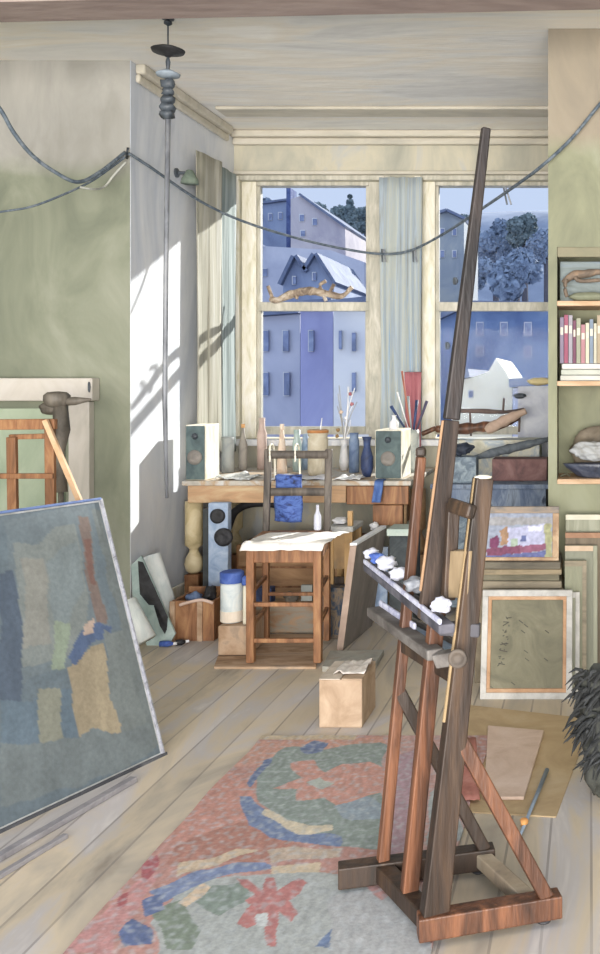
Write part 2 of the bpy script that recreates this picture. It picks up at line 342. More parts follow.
def tree(label, px, ptop, w, Y, m, seed, spire=False):
    rnd = random.Random(seed); top = P(px, ptop, Y); rw = w/FL*Y/2
    r = thing('tree', label, 'tree', (top.x, Y, -6), 'trees beyond the houses')
    B().tube([(top.x, Y, -6), (top.x+.1, Y, top.z*.4), (top.x, Y, top.z-rw)], [.35, .25, .15], 8).obj('trunk', barkm, r)
    cr = B(); lv = []
    hh = rw*(1.9 if spire else 1.15)
    for k in range(9 if not spire else 6):
        if spire:
            t = k/5; c = Vector((top.x, Y, top.z-hh*2*t-.2)); rr = (.15+.85*t)*rw
        else:
            a = rnd.uniform(0, 6.28); q = rnd.uniform(.2, .65); c = Vector((top.x+math.cos(a)*rw*q, Y+math.sin(a)*rw*q, top.z-hh+rnd.uniform(-.6, .45)*hh)); rr = rw*rnd.uniform(.4, .6)
        cr.blob(c, (rr, rr, rr*.95), .5, 2.6, 3, seed+k); lv.append((c, rr))
    for k in range(2200):
        c, rr = rnd.choice(lv); d = Vector((rnd.gauss(0, 1), rnd.gauss(0, 1), rnd.gauss(0, 1))).normalized(); p = c+d*rr*rnd.uniform(.9, 1.2)
        u = Vector((rnd.gauss(0, 1), rnd.gauss(0, 1), rnd.gauss(0, 1))).normalized()*.14; v = d.cross(u).normalized()*.10
        cr.add([p-u, p+v, p+u, p-v], [(0, 1, 2, 3)])
    cr.obj('crown', m, r)
tree('round dark tree left of the mauve gable, against the sky', 262, 196, 22, 70, leafm[1], 1)
tree('bushy tree just right of the mauve gable in the left window', 319, 199, 22, 75, leafm[0], 2)
tree('pointed conifer among the trees in the left window', 350, 194, 16, 73, leafm[0], 3, True)
tree('low tree between the gable and the conifer in the left window', 336, 204, 26, 80, leafm[0], 4)
tree('tree at the right edge of the left window', 366, 206, 22, 76, leafm[0], 5)
tree('tree with olive tint at the left of the right window', 462, 211, 34, 82, leafm[0], 6)
tree('tall round tree standing above the others in the right window', 524, 208, 34, 66, leafm[0], 7)
tree('broad tree in the middle of the right window behind the mast', 495, 216, 46, 68, leafm[1], 8)
tree('tree at the right edge of the right window', 546, 222, 36, 64, leafm[1], 9)
tree('lower tree in front of the hill in the right window', 515, 244, 50, 44, leafm[1], 10)
tree('lower tree beside the olive stone house in the right window', 474, 250, 34, 60, leafm[1], 11)
hm = M('blue_hill', ['#7c8698', '#8f98a8', '#a0a8b4'], .15, (1, 1, 1), .95, 0)
def hillf(u, v):
    x = -75+u*110; y = 85+v*45
    return (x, y, -6+29*math.sin(min(1, v*1.15)*math.pi/2)+1.5*noise.noise(Vector((x*.06, y*.06, 0))))
struct(B().grid(hillf, 60, 24).obj('hill_outside', hm, smooth=True))

# ================= DRAPERY BY THE WINDOWS =================
def curtain(name, label, x0, x1, y0, z0, z1, m, folds, y1=None, amp=.02, cat='curtain'):
    y1 = y0 if y1 is None else y1
    def fn(u, v):
        a = amp*math.sin(u*folds*2*math.pi+.6*math.sin(v*3))*(.6+.4*(1-v))
        return (x0+(x1-x0)*u+(amp*.3*math.sin(v*5+u*9)), y0+(y1-y0)*u+a, z0+(z1-z0)*v)
    o = B().grid(fn, folds*12, 14).obj(name, m, smooth=True, solid=.003); return tag(o, label, cat)
cA = M('taupe_curtain', ['#8f8f80', '#a9a594', '#b9b8ae'], 3, (8, 8, .3), .9)
cB = M('grey_green_curtain', ['#707f7e', '#8b9896', '#a5b0b0'], 3, (8, 8, .3), .9)
cC = M('grey_blue_curtain', ['#9a9f9c', '#a2b2c0', '#b3b8ae', '#8fa9c2'], 3, (9, 9, .3), .9, spread=.35)
curtain('curtain', 'taupe curtain gathered against the left wall of the window recess', -2.60, -2.57, 6.28, 1.0, 3.02, cA, 3, 6.62, .016)
curtain('curtain', 'grey green curtain hanging in the corner beside the left window', -2.585, -2.59, 6.66, .98, 3.0, cB, 3, 6.94, .014)
curtain('curtain', 'grey and pale blue curtain on the wall strip between the two windows', PX(379, 7), PX(421, 7), 7.03, .98, 3.0, cC, 3, 7.03, .02)
redm = M('red_cloth', ['#9a5560', '#b46870', '#c78488'], 4, (6, 6, .4), .9)
curtain('red_curtain', 'faded red cloth hanging at the foot of the curtain between the windows', PX(405, 6.96), PX(421, 6.96), 6.96, .96, PZ(372, 6.96), redm, 2, 6.96, .010, 'cloth')

# ================= HANGING ROD AND CORDS =================
Yp = 4.86; xp = PX(168, Yp)
r = thing('hanging_rod', 'thin grey rod hanging from the ceiling in front of the sunlit recess wall', 'rod', (xp, Yp, PZ(498, Yp)))
h = lambda y: PZ(y, Yp)
B().lathe((xp, Yp, 0), [(.004, h(46)), (.004, h(26)), (.02, h(24)), (.02, h(22)), (.006, h(20)), (.006, ZC-.01), (.03, ZC-.006), (.03, ZC-.001)], 12).obj('ceiling_hook', dkmetal, r)
B().lathe((xp, Yp, 0), [(.012, h(57)), (.03, h(54)), (.078, h(52)), (.082, h(50)), (.05, h(47.5)), (.008, h(45))], 20).obj('disc', black, r, smooth=True)
B().lathe((xp, Yp, 0), [(.004, h(72)), (.009, h(68)), (.012, h(62)), (.006, h(57))], 12).obj('spindle', dkmetal, r, smooth=True)
B().lathe((xp, Yp, 0), [(.015, h(78)), (.055, h(76)), (.06, h(74)), (.03, h(71)), (.008, h(69))], 20).obj('disc', M('pale_steel', ['#7f8d9c', '#98a6b2'], 9), r, smooth=True)
for yy, rr, hh in ((84, .034, .03), (92, .03, .022), (100, .04, .024), (108, .044, .024), (115, .036, .024)):
    B().blob((xp, Yp, h(yy)), (rr, rr, hh), .3, 3, 2, int(yy)).obj('bead', dkmetal, r, smooth=True)
B().tube([(xp, Yp, h(119)), (xp-.01, Yp, h(260)), (xp-.016, Yp, h(400)), (xp-.006, Yp, h(498))], [.013, .012, .013, .008], 10).obj('pole', metal, r, smooth=True)
B().tube([(xp, Yp, h(119)), (xp, Yp, h(50))], .006, 8).obj('core', dkmetal, r)
def spline(pts, n=8):
    out = []
    for i in range(len(pts)-1):
        p0 = pts[max(i-1, 0)]; p1 = pts[i]; p2 = pts[i+1]; p3 = pts[min(i+2, len(pts)-1)]
        for k in range(n):
            t = k/n; out.append(.5*((2*p1)+(p2-p0)*t+(2*p0-5*p1+4*p2-p3)*t*t+(3*p1-p0-3*p2+p3)*t**3))
    return out+[pts[-1]]
def cord(name, label, pts, r, m=ropem, cat='cord'):
    return tag(B().tube(spline([P(*p) for p in pts]), r, 8).obj(name, m, smooth=True), label, cat)
cord('washing_line', 'long grey cord sagging across the left window from the recess corner to the right wall', [(129, 153.5, 5.44), (150, 167, 5.6), (200, 201, 6.1), (245, 222, 6.4), (300, 239, 6.7), (350, 250, 6.9), (385, 254, 6.93), (412, 250, 6.93), (445, 233, 6.5), (480, 210, 5.9), (515, 186, 5.3), (543, 165, 4.97), (572, 138, 4.96), (600, 104, 4.96), (640, 60, 4.97)], .009)
cord('washing_line', 'grey cord sagging from the top left edge of the picture to the recess corner', [(-60, 40, 4.6), (-20, 85, 4.7), (0, 109, 4.75), (14, 133, 4.8), (32, 155, 4.9), (55, 172, 5.0), (78, 182, 5.1), (100, 172, 5.25), (125, 152.5, 5.44)], .0105)
cord('washing_line', 'lower thin cord rising from the left edge to the recess corner', [(-60, 222, 4.9), (0, 212, 5.0), (30, 207, 5.05), (60, 196, 5.15), (90, 182, 5.3), (112, 167, 5.38), (125, 157, 5.42)], .006)
cord('loose_string', 'pale loose string looped under the cords beside the recess corner', [(80, 187, 5.06), (92, 189, 5.12), (104, 187, 5.3), (114, 175, 5.36), (126, 162, 5.40)], .006, M('pale_string', ['#a7aaa4', '#c2c2b8'], 12))
r = thing('wall_hook', 'small dark hook on the recess corner that holds the cords', 'hook', P(127, 158, 5.48))
B().tube([P(127, 158, 5.49), P(127, 153, 5.45), P(128, 148, 5.46)], .008, 8).obj('hook', dkmetal, r, smooth=True)
def peg(px, py, Y, label, tilt=.2):
    p = P(px, py, Y); r = thing('clothes_peg', label, 'clothes peg', p-Vector((0, 0, .05)), 'clothes pegs on the long cord')
    for sx in (-1, 1):
        B().beam(p+Vector((sx*.006, -.012, .02)), p+Vector((sx*.012+tilt*.05, -.012, -.075)), .010, .014, (1, 0, 0)).obj('prong', dkmetal if sx < 0 else metal, r, bevel=.001)
peg(383, 252, 6.96, 'clothes peg on the cord at the right edge of the left window')
peg(414, 252, 6.94, 'clothes peg on the cord between the two windows')
peg(505, 192, 5.49, 'clothes peg on the cord against the sky in the right window', .5)

# ================= LEFT: MANTELPIECE, TRESTLE, LAMP =================
pink_w = M('mantel_offwhite', ['#b3aea3', '#c5beb4', '#cfc9c2'], 3, (1, 1, .5), .8)
my0 = YP-.09
r = thing('mantelpiece', 'off-white mantelpiece against the green wall at the left edge', 'mantelpiece', (-3.4, my0+.09, 0))
B().box((PX(-60, my0), my0, PZ(401, my0)), (PX(92, my0), YP-.001, PZ(378, my0))).obj('shelf', pink_w, r, bevel=.008)
B().box((PX(69, YP-.05), YP-.06, 0), (PX(90, YP-.05), YP-.001, PZ(401.5, my0)-.002)).obj('jamb', pink_w, r, bevel=.006)
B().blob(P(89, 387, my0-.006), (.008, .006, .032), .1, 2, 2, 4).obj('keyhole_plate', dkmetal, r, smooth=True)
gp = M('pale_green_panel', ['#94a58c', '#a5b49a', '#b1bca6'], 3, (1, 1, .5), .85)
tag(B().box((PX(-60, YP), YP-.03, .0), (PX(66, YP), YP-.002, PZ(403, YP)-.03)).obj('fireboard', gp, bevel=.004), 'pale green fireboard closing the fireplace under the mantelpiece', 'panel')
# folding trestle in orange wood
Yt = 4.55
r = thing('wooden_trestle', 'orange wooden trestle rack standing behind the large leaning painting', 'trestle', (PX(25, Yt), Yt, 0))
def tb(a, b, w, d, name='rail', m=wood_orange): return B().beam(a, b, w, d, (0, 1, 0)).obj(name, m, r, bevel=.003)
tb(P(-45, 425, Yt), P(56, 424, Yt), .03, .05, 'top_rail')
tb(P(-45, 476, Yt+.02), P(54, 476, Yt+.02), .025, .025, 'lower_rail')
tb(P(10, 437, Yt+.05), P(50, 436, Yt+.05), .025, .025)
tb(P(12, 437, Yt+.03), Vector((PX(12, Yt), Yt+.03, 0)), .025, .045, 'leg')
tb(P(50, 427, Yt+.04), Vector((PX(48, Yt), Yt+.04, 0)), .025, .045, 'leg')
tb(P(-42, 427, Yt+.04), Vector((PX(-42, Yt), Yt+.04, 0)), .025, .045, 'leg')
B().beam(P(45, 420, Yt-.04), P(80, 502, Yt-.04), .02, .024, (0, 1, 0)).obj('strut', M('pale_strut', ['#c79b6c', '#dcb993'], 8), r, bevel=.002)
B().beam(P(80, 502, Yt-.04), Vector((PX(84, Yt), Yt-.04, .0)), .02, .024, (0, 1, 0)).obj('strut', wood_orange, r, bevel=.002)
# lamp with flat hood on a dark stalk
Yl = 4.9; umb = M('lamp_umber', ['#4b463e', '#635c52', '#7b7367'], 7, (1, 1, .5), .6)
r = thing('reading_lamp', 'dark umber lamp with flat hood and side arm before the mantelpiece', 'lamp', (PX(60, Yl), Yl, 0))
B().lathe(P(57, 398, Yl), [(.03, -.05), (.055, -.035), (.064, -.01), (.062, .015), (.045, .03), (.01, .034)], 20).obj('lamp_hood', umb, r, smooth=True)
B().blob(P(53, 408, Yl), (.07, .03, .035), .2, 2, 3, 3).obj('lamp_shade', umb, r, smooth=True)
B().tube([P(62, 402, Yl), P(75, 401, Yl), P(91, 399.5, Yl)], [.02, .022, .006], 12).obj('side_arm', umb, r, smooth=True)
B().tube([P(60, 404, Yl), P(62, 430, Yl), P(60, 452, Yl), P(61, 492, Yl)], [.036, .04, .022, .032], 14).obj('stalk', umb, r, smooth=True)
B().tube([P(61, 490, Yl), Vector((PX(61, Yl), Yl, .03))], .014, 10).obj('pole', umb, r, smooth=True)
B().lathe((PX(61, Yl), Yl, 0), [(.13, 0), (.13, .015), (.03, .03)], 20).obj('base', umb, r, smooth=True)

# ================= LARGE LEANING PAINTING =================
bl = F(163, 755, 0.0); u_ = Vector((-.25, -.644, 0)).normalized(); vv = Vector((-.33, .15, 1.0))
tr = P(100, 499, 3.95); vdir = tr-bl
W_ = 1.02
# keep it planar: bottom edge runs past the left of the frame
n_ = u_.cross(vdir).normalized()
if n_.x < 0: n_ = -n_
polysP = [([(0, 500), (110, 490), (165, 760), (0, 835)], '#5d6d78'), ([(5, 520), (88, 508), (112, 640), (10, 690)], '#66747c'),
          ([(12, 545), (76, 530), (88, 600), (84, 650), (20, 668)], '#7c8481'), ([(22, 560), (45, 555), (52, 640), (26, 650)], '#8b8a80'), ([(46, 560), (75, 540), (84, 590), (60, 640)], '#7a878a'),
          ([(78, 522), (88, 522), (106, 622), (94, 624)], '#7a6155'), ([(82, 540), (90, 540), (98, 580), (92, 582)], '#7b4a36'),
          ([(56, 620), (70, 622), (66, 665), (52, 668)], '#8a9a80'), ([(0, 575), (10, 570), (26, 640), (20, 700), (0, 720)], '#3f5068'),
          ([(68, 665), (105, 640), (112, 740), (95, 760), (78, 730)], '#a08d68'), ([(90, 655), (104, 650), (120, 730), (104, 740)], '#ab9872'),
          ([(70, 655), (80, 632), (95, 624), (112, 622), (112, 634), (96, 640), (86, 652), (76, 662)], '#3c5583'), ([(82, 628), (92, 622), (92, 634), (84, 636)], '#c4a894'),
          ([(104, 625), (132, 632), (160, 745), (128, 765), (112, 700)], '#727a78'), ([(0, 700), (70, 690), (85, 760), (0, 800)], '#566c7e'), ([(38, 690), (60, 690), (66, 760), (44, 766)], '#8b8b76'),
          ([(92, 512), (101, 508), (162, 745), (152, 752)], '#68706f'), ([(0, 745), (150, 725), (156, 752), (0, 815)], '#6c7678')]
polysP = [(p, lin(c)) for p, c in polysP]
def proj(v): return (CX+FL*v.x/v.y, CY-FL*(v.z-EYE)/v.y)
def colpaint(v):
    k = noise.noise(v*9)*5; k2 = noise.noise(v*9+Vector((5, 5, 5)))*5
    x, y = proj(v); x += k; y += k2*2; c = polysP[0][1]
    for p, cc in polysP:
        if inpoly(x, y, p): c = cc
    g0 = (.105, .128, .142); c = tuple((a*.66+b*.34)*.86 for a, b in zip(c, g0))
    j = 1+.16*noise.noise(Vector((v.x*22, v.y*22, v.z*7)))+.10*noise.noise(v*6)
    return (c[0]*j, c[1]*j, c[2]*j, 1)
r = thing('leaning_painting', 'large dark slate painting leaning back at the left edge of the floor', 'painting', bl+u_*W_/2)
th = n_*-.03
B().hexa([bl+u_*.0, bl+u_*W_, bl+u_*W_+vdir, bl+vdir], th).obj('canvas_back', M('canvas_edge', ['#8d8f8c', '#a9abaa', '#c3c5c8'], 7), r)
def pf(a, b): return bl+u_*(W_*(.012+.976*a))+vdir*(.012+.976*b)+n_*.002
B().grid(pf, 130, 150).obj('painted_face', Mcol('painting_surface'), r, colfn=colpaint)
fm = M('dark_frame_edge', ['#33343a', '#44464c', '#5a5c60'], 8)
B().beam(bl-u_*.012+n_*.004, bl+u_*W_+n_*.004, .018, .014, n_).obj('bottom_edge', fm, r, bevel=.002)
B().beam(bl+n_*.004, bl+vdir+n_*.004, .012, .010, n_).obj('side_edge', M('lavender_edge', ['#7d7f8c', '#9d9faa', '#5f6066'], 14, (1, 1, 1)), r, bevel=.002)
B().beam(bl+vdir+n_*.004, bl+u_*W_+vdir+n_*.004, .012, .010, n_).obj('top_edge', blue if False else M('blue_edge', ['#3f5688', '#5a74a8'], 6), r, bevel=.002)
# thin grey strips lying on the floor
strip_m = M('grey_strip', ['#77747a', '#8d8a8e', '#a09ca0'], 6)
tag(B().beam(F(-10, 866)+Vector((0, 0, .011)), F(134, 782)+Vector((0, 0, .011)), .03, .02, (1, 0, 0)).obj('floor_strip', strip_m, bevel=.002), 'thin grey strip on the floor nearest the foot of the leaning painting', 'batten')
tag(B().beam(F(-10, 884)+Vector((0, 0, .008)), F(66, 838)+Vector((0, 0, .008)), .02, .015, (1, 0, 0)).obj('floor_strip', strip_m, bevel=.002), 'short grey strip on the floor at the lower left edge', 'batten')

# ================= WHITE ROLLS AND BOARD BY THE RECESS =================
teal = M('teal_board', ['#8ba29e', '#9db2ae', '#aebfba'], 8)
paper = M('white_paper_roll', ['#cfdad8', '#e2e9e6', '#f2f4f0'], 12, (1, 1, .4), .8)
r = thing('leaning_board', 'pale teal board with a black shape leaning between the white rolls', 'board', (PX(150, 5.42), 5.42, 0))
bp_ = [P(129, 566, 5.44), P(143, 555, 5.5), P(178, 632, 5.42), P(168, 646, 5.36), P(146, 650, 5.34), P(131, 612, 5.38)]
for q in bp_: q.y = 5.50-.22*(.6-min(.6, q.z))
B().hexa(bp_, (0, .016, 0)).obj('board', teal, r)
k_ = [P(139, 562, 5.3), P(144, 562, 5.3), P(168, 616, 5.3), P(166, 628, 5.3), P(160, 622, 5.3), P(152, 606, 5.3), P(146, 604, 5.3), P(140, 594, 5.3)]
def onboard(px, py):
    Y = 5.45
    for _ in range(6):
        q = P(px, py, Y); Y = 5.50-.22*(.6-min(.6, q.z))-.001
    return P(px, py, Y)
B().hexa([onboard(x, y) for x, y in ((138, 561), (143, 562), (168, 617), (167, 628), (160, 620), (154, 605), (149, 605), (140, 594))], (0, -.002, 0)).obj('black_shape', black, r)
B().hexa([onboard(x, y) for x, y in ((154, 606), (157, 607), (167, 629), (165, 634), (160, 626))], (0, -.002, 0)).obj('black_stripe', black, r)
def roll(label, a, b, rad):
    d = (Vector(b)-Vector(a)).normalized()
    r = thing('paper_roll', label, 'paper roll', a, 'white paper rolls leaning by the recess')
    B().tube([a, b], rad, 18).obj('roll', paper, r, smooth=True)
    B().tube([Vector(b)-d*.01, Vector(b)+d*.004], rad*.55, 14).obj('roll_core', M('roll_core_grey', ['#8fa0a4', '#a3b0b2'], 8), r)
roll('upper white paper roll leaning against the recess wall beyond the teal board', Vector((PX(172, 5.60), 5.60, .07)), P(150, 556, 5.64), .058)
roll('lower white paper roll leaning in front of the teal board', P(147, 640, 5.20), P(127, 602, 5.24), .05)
def tubepaint(label, p, d, m, L=.07):
    p = Vector(p); d = Vector(d).normalized(); r = thing('paint_tube', label, 'paint tube', p)
    B().tube([p, p+d*L*.6, p+d*L], [.016, .017, .008], 10).obj('tube_body', m, r, smooth=True)
    B().tube([p+d*L, p+d*(L+.018)], .008, 8).obj('cap', white, r)
tubepaint('blue paint tube lying on the sunlit floor by the lower paper roll', F(160, 647)+Vector((0, 0, .018)), (1, .05, 0), blue, .075)
tubepaint('black paint tube lying on the floor right of the blue one', F(176, 646)+Vector((0, 0, .018)), (1, .6, 0), black, .05)

# ================= DESK =================
Yd0, Yd1, zd = 6.0, 6.94, .862
dx0, dx1 = -2.58, PX(411, Yd0)
r = thing('desk', 'long tan wooden desk under the left window with a turned left leg', 'desk', ((dx0+dx1)/2, 6.5, 0))
B().box((dx0, Yd0, zd-.03), (dx1, Yd1, zd)).obj('desktop', M('worn_desktop', ['#a9a295', '#bdb7ab', '#b69873', '#c9c6c0'], 5, (1, 1, 1), .6), r, bevel=.005)
B().box((dx0+.03, Yd0+.02, zd-.14), (PX(345, Yd0), Yd0+.045, zd-.031)).obj('apron', wood_tan, r, bevel=.003)
dr = B().box((PX(346, Yd0), Yd0+.012, zd-.15), (PX(408, Yd0), Yd0+.05, zd-.034)).obj('drawer', wood_orange, r, bevel=.004)
B().lathe((PX(376, Yd0), Yd0+.012, zd-.09), [(.006, 0), (.014, .012), (.012, .022), (.004, .026)], 12, (0, -1, 0)).obj('knob', dkmetal, dr, smooth=True)
B().box((PX(372, Yd0), Yd0+.02, PZ(526, Yd0)), (PX(402, Yd0), Yd0+.3, zd-.155)).obj('side_cupboard', wood_orange, r, bevel=.004)
def leg(x, y, m1=wood_yellow, m2=wood_orange):
    t = zd-.14
    lg = B().lathe((x, y, 0), [(.055, t), (.055, t-.28), (.03, t-.3), (.028, t-.32), (.05, t-.36), (.058, t-.40), (.05, t-.44), (.028, t-.46)], 18).obj('leg', m1, r, smooth=True)
    B().box((x-.045, y-.045, 0), (x+.045, y+.045, t-.465)).obj('leg_foot', m2, lg, bevel=.006)
leg(PX(194, 6.1), 6.1); leg(PX(194, 6.1), 6.8); leg(dx1-.1, 6.1, wood_tan, wood_tan); leg(dx1-.1, 6.8, wood_tan, wood_tan)
# chest under the desk
r = thing('drawer_chest', 'orange-brown low chest of drawers under the desk behind the chair', 'chest', (PX(278, 6.25), 6.4, 0))
cx0, cx1, cz = PX(236, 6.2), PX(352, 6.2), PZ(545, 6.2)
B().box((cx0, 6.2, 0), (cx1, 6.7, cz)).obj('carcass', wood_orange, r, bevel=.006)
for k in range(3):
    z0 = .03+k*(cz-.04)/3; z1 = z0+(cz-.04)/3-.012
    d = B().box((cx0+.02, 6.188, z0), (cx1-.02, 6.199, z1)).obj('drawer', M('drawer_front', ['#8a6442', '#a57b50', '#b98f62'], 4, (.5, 3, 3)), r, bevel=.003)
    for xx in (.25, .75):
        B().lathe((cx0+(cx1-cx0)*xx, 6.188, (z0+z1)/2), [(.008, 0), (.016, .012), (.005, .024)], 10, (0, -1, 0)).obj('knob', dkmetal, d, smooth=True)
# things between chest top and desk
r = thing('round_discs_box', 'pale blue case with two black round discs under the left end of the desk', 'case', (PX(217, 5.9), 5.95, 0))
yb = 5.86
B().box((PX(208, yb), yb, 0), (PX(228, yb), yb+.06, PZ(503, yb))).obj('case', paleblue, r, bevel=.006)
for px, py, rr in ((218, 516, .045), (224, 537, .056)):
    B().lathe(P(px, py, yb-.001), [(rr, 0), (rr*1.02, .012), (rr*.7, .02), (rr*.3, .012)], 24, (0, -1, 0)).obj('disc', black, r, smooth=True)
tag(B().box((PX(202, 5.92), 5.93, 0), (PX(207.5, 5.92), 6.25, PZ(497, 5.95)-.07)).obj('dark_board', M('charcoal_board', ['#2f3436', '#454a4a'], 6), bevel=.003), 'narrow charcoal board standing beside the turned desk leg', 'board')
tag(B().tube(spline([P(228, 528, 6.32), P(234, 513, 6.31), P(246, 505, 6.3), P(262, 503, 6.3), P(280, 505, 6.3)]), .026, 12).obj('black_roll', black, smooth=True), 'black bent bag strap lying over the chest under the desk', 'strap')

# ================= ON THE DESK =================
def speaker(px0, px1, pyt, pyb, Y, side, label, depth=.16):
    r = thing('loudspeaker', label, 'loudspeaker', ((PX(px0, Y)+PX(px1, Y))/2, Y+depth/2, zd), 'pair of loudspeakers on the desk')
    z1 = PZ(pyt, Y); x0, x1 = PX(px0, Y), PX(px1, Y)
    B().box((x0, Y, zd+.001), (x1, Y+depth, z1)).obj('cabinet', cream, r, bevel=.006)
    B().box((x0+.006, Y-.012, zd+.006), (x1-.006, Y-.0005, z1-.006)).obj('front_grille', greygreen, r, bevel=.004)
    cxm = (x0+x1)/2; rr = min(.045, (x1-x0)*.36)
    B().lathe((cxm, Y-.012, zd+(z1-zd)*.42), [(rr, 0), (rr*1.05, .008), (rr*.6, .003), (rr*.3, .01), (.002, .012)], 22, (0, -1, 0)).obj('speaker_cone', M('cone_taupe', ['#75706a', '#8d867e'], 12), r, smooth=True)
    B().lathe((cxm, Y-.012, zd+(z1-zd)*.8), [(rr*.4, 0), (rr*.45, .006), (.002, .01)], 16, (0, -1, 0)).obj('tweeter', dkmetal, r, smooth=True)
speaker(185.5, 206, 425, 470, 6.03, 1, 'grey-green loudspeaker with cream side at the left end of the desk', .22)
speaker(375, 402, 430, 478, 6.12, 1, 'grey-green loudspeaker with cream side at the right end of the desk', .3)
def bottle(name, label, cat, px, py_top, Y, rad, m, prof=None, z0=None, capm=None, grp=None):
    z0 = zd if z0 is None else z0; x = PX(px, Y); H = PZ(py_top, Y)-z0
    r = thing(name, label, cat, (x, Y, z0), grp)
    prof = prof or [(.7, 0), (1, .04), (1, .55), (.45, .75), (.38, .92)]
    B().lathe((x, Y, z0+.001), [(rad*a, H*b) for a, b in prof], 20).obj('body', m, r, smooth=True)
    if capm: B().lathe((x, Y, z0+H*prof[-1][1]), [(rad*prof[-1][0]*1.15, 0), (rad*prof[-1][0]*1.15, H*(1-prof[-1][1]))], 16).obj('cap', capm, r, smooth=False)
    return r
peach = M('peach_glaze', ['#cfae92', '#dcc5ae', '#e6d8c6'], 10)
bottle('bottle', 'peach coloured cone shaped bottle behind the chair back', 'bottle', 282, 424, 6.5, .035, peach, [(1, 0), (1, .1), (.75, .5), (.35, .88)], capm=peach)
r = bottle('pot', 'beige pot with an orange rim holding a white brush, behind the chair', 'pot', 318, 430, 6.3, .066, M('beige_glaze', ['#b9ab8d', '#cbbfa3', '#d7cfbb'], 9), [(.8, 0), (1, .1), (1, .8), (.9, .85), (1, .9), (1.04, 1)])
B().lathe(P(318, 431, 6.3), [(.068, -.012), (.07, .006), (.058, .01), (.05, -.01)], 20).obj('rim', M('orange_glaze', ['#b87436', '#d08f4a'], 9), r, smooth=True)
B().tube([P(320, 434, 6.3), P(322, 418, 6.3)], [.006, .003], 8).obj('spout', white, r, smooth=True)
bottle('glass_jar', 'small pale green glass jar beside the peach bottle', 'jar', 297, 430, 6.62, .03, M('pale_green_glass', ['#9db7b4', '#b7cac6'], 9, rough=.3), [(1, 0), (1, .7), (.7, .8), (.75, 1)])
bottle('glass_jar', 'pale blue glass jar left of the beige pot', 'jar', 305.5, 434, 6.75, .028, paleblue, [(1, 0), (1, .7), (.7, .8), (.75, 1)])
bottle('glass_jar', 'dusty pink jar standing nearest the left curtain', 'jar', 262, 418, 6.8, .034, M('dusty_pink', ['#b59b92', '#c9b2a6'], 9), [(1, 0), (1, .7), (.6, .8), (.65, 1)], capm=None)
bottle('ink_bottle', 'small dark bottle with orange stopper left of the pink jar', 'bottle', 243, 424, 6.7, .03, M('grey_taupe_glaze', ['#8b867f', '#a59e94'], 9), capm=M('orange_cap', ['#c98b4b', '#dda860'], 9))
bottle('tin_can', 'grey tin can standing on the desk beside the left loudspeaker', 'tin', 228, 437, 6.55, .042, M('tin_grey', ['#8f979b', '#abb0b0'], 7), [(1, 0), (1, .9), (1.04, .92), (1.04, 1)])
bottle('jug', 'navy blue jug left of the right loudspeaker', 'jug', 367, 437, 6.25, .04, navy, [(.6, 0), (1, .2), (1, .5), (.55, .75), (.6, .9), (.8, 1)])
bottle('glass_jar', 'mid blue jar standing beneath the white twigs', 'jar', 354, 433, 6.55, .035, M('mid_blue_glaze', ['#51688f', '#6c83a5', '#8a9cb5'], 9), [(1, 0), (1, .8), (.8, .9), (.9, 1)])
# papers and rags on the desk
def sheet(label, x0, x1, y0, y1, z, m, seed=0, name='paper_sheet', cat='paper', h=.012):
    def fn(u, v):
        x = x0+(x1-x0)*u; y = y0+(y1-y0)*v
        return (x+.012*noise.noise(Vector((v*4, seed, 0))), y+.012*noise.noise(Vector((u*4, seed, 3))), z+.004+h*abs(noise.noise(Vector((u*3, v*3, seed)))))
    return tag(B().grid(fn, 14, 10).obj(name, m, smooth=True, solid=.002), label, cat)
sheet('crumpled pale grey papers spread between the left loudspeaker and the chair back', PX(224, 6.2), PX(258, 6.2), 6.04, 6.28, zd, M('speckled_paper', ['#8e9699', '#c3c7c8', '#d9dad6', '#a8afb3'], 30, (1, 1, 1)), 3, h=.05)
sheet('white paper lying on the desk below the blue jar', PX(336, 6.1), PX(362, 6.1), 6.03, 6.2, zd, white, 5, h=.03)
sheet('white cloth lying on the desk behind the chair top rail', PX(276, 6.12), PX(330, 6.12), 6.03, 6.2, zd, M('lavender_white_cloth', ['#b6b9c6', '#d0d1d8', '#e2e0de'], 9), 8, 'folded_cloth', 'cloth', .04)
# blue cloth over the desk edge
def cl(u, v):
    x = PX(373, 5.97)+(PX(382, 5.97)-PX(373, 5.97))*u+.01*math.sin(v*4)
    if v < .4: return (x, 6.10-.13*v/.4, zd+.004)
    return (x, 5.965+.006*math.sin(u*6), zd+.004-(v-.4)/.6*.135)
tag(B().grid(cl, 8, 16).obj('blue_rag', M('strong_blue_rag', ['#2b4a86', '#3c62a4', '#5276b4'], 12), smooth=True, solid=.003), 'bright blue rag hanging over the front edge of the desk', 'rag')
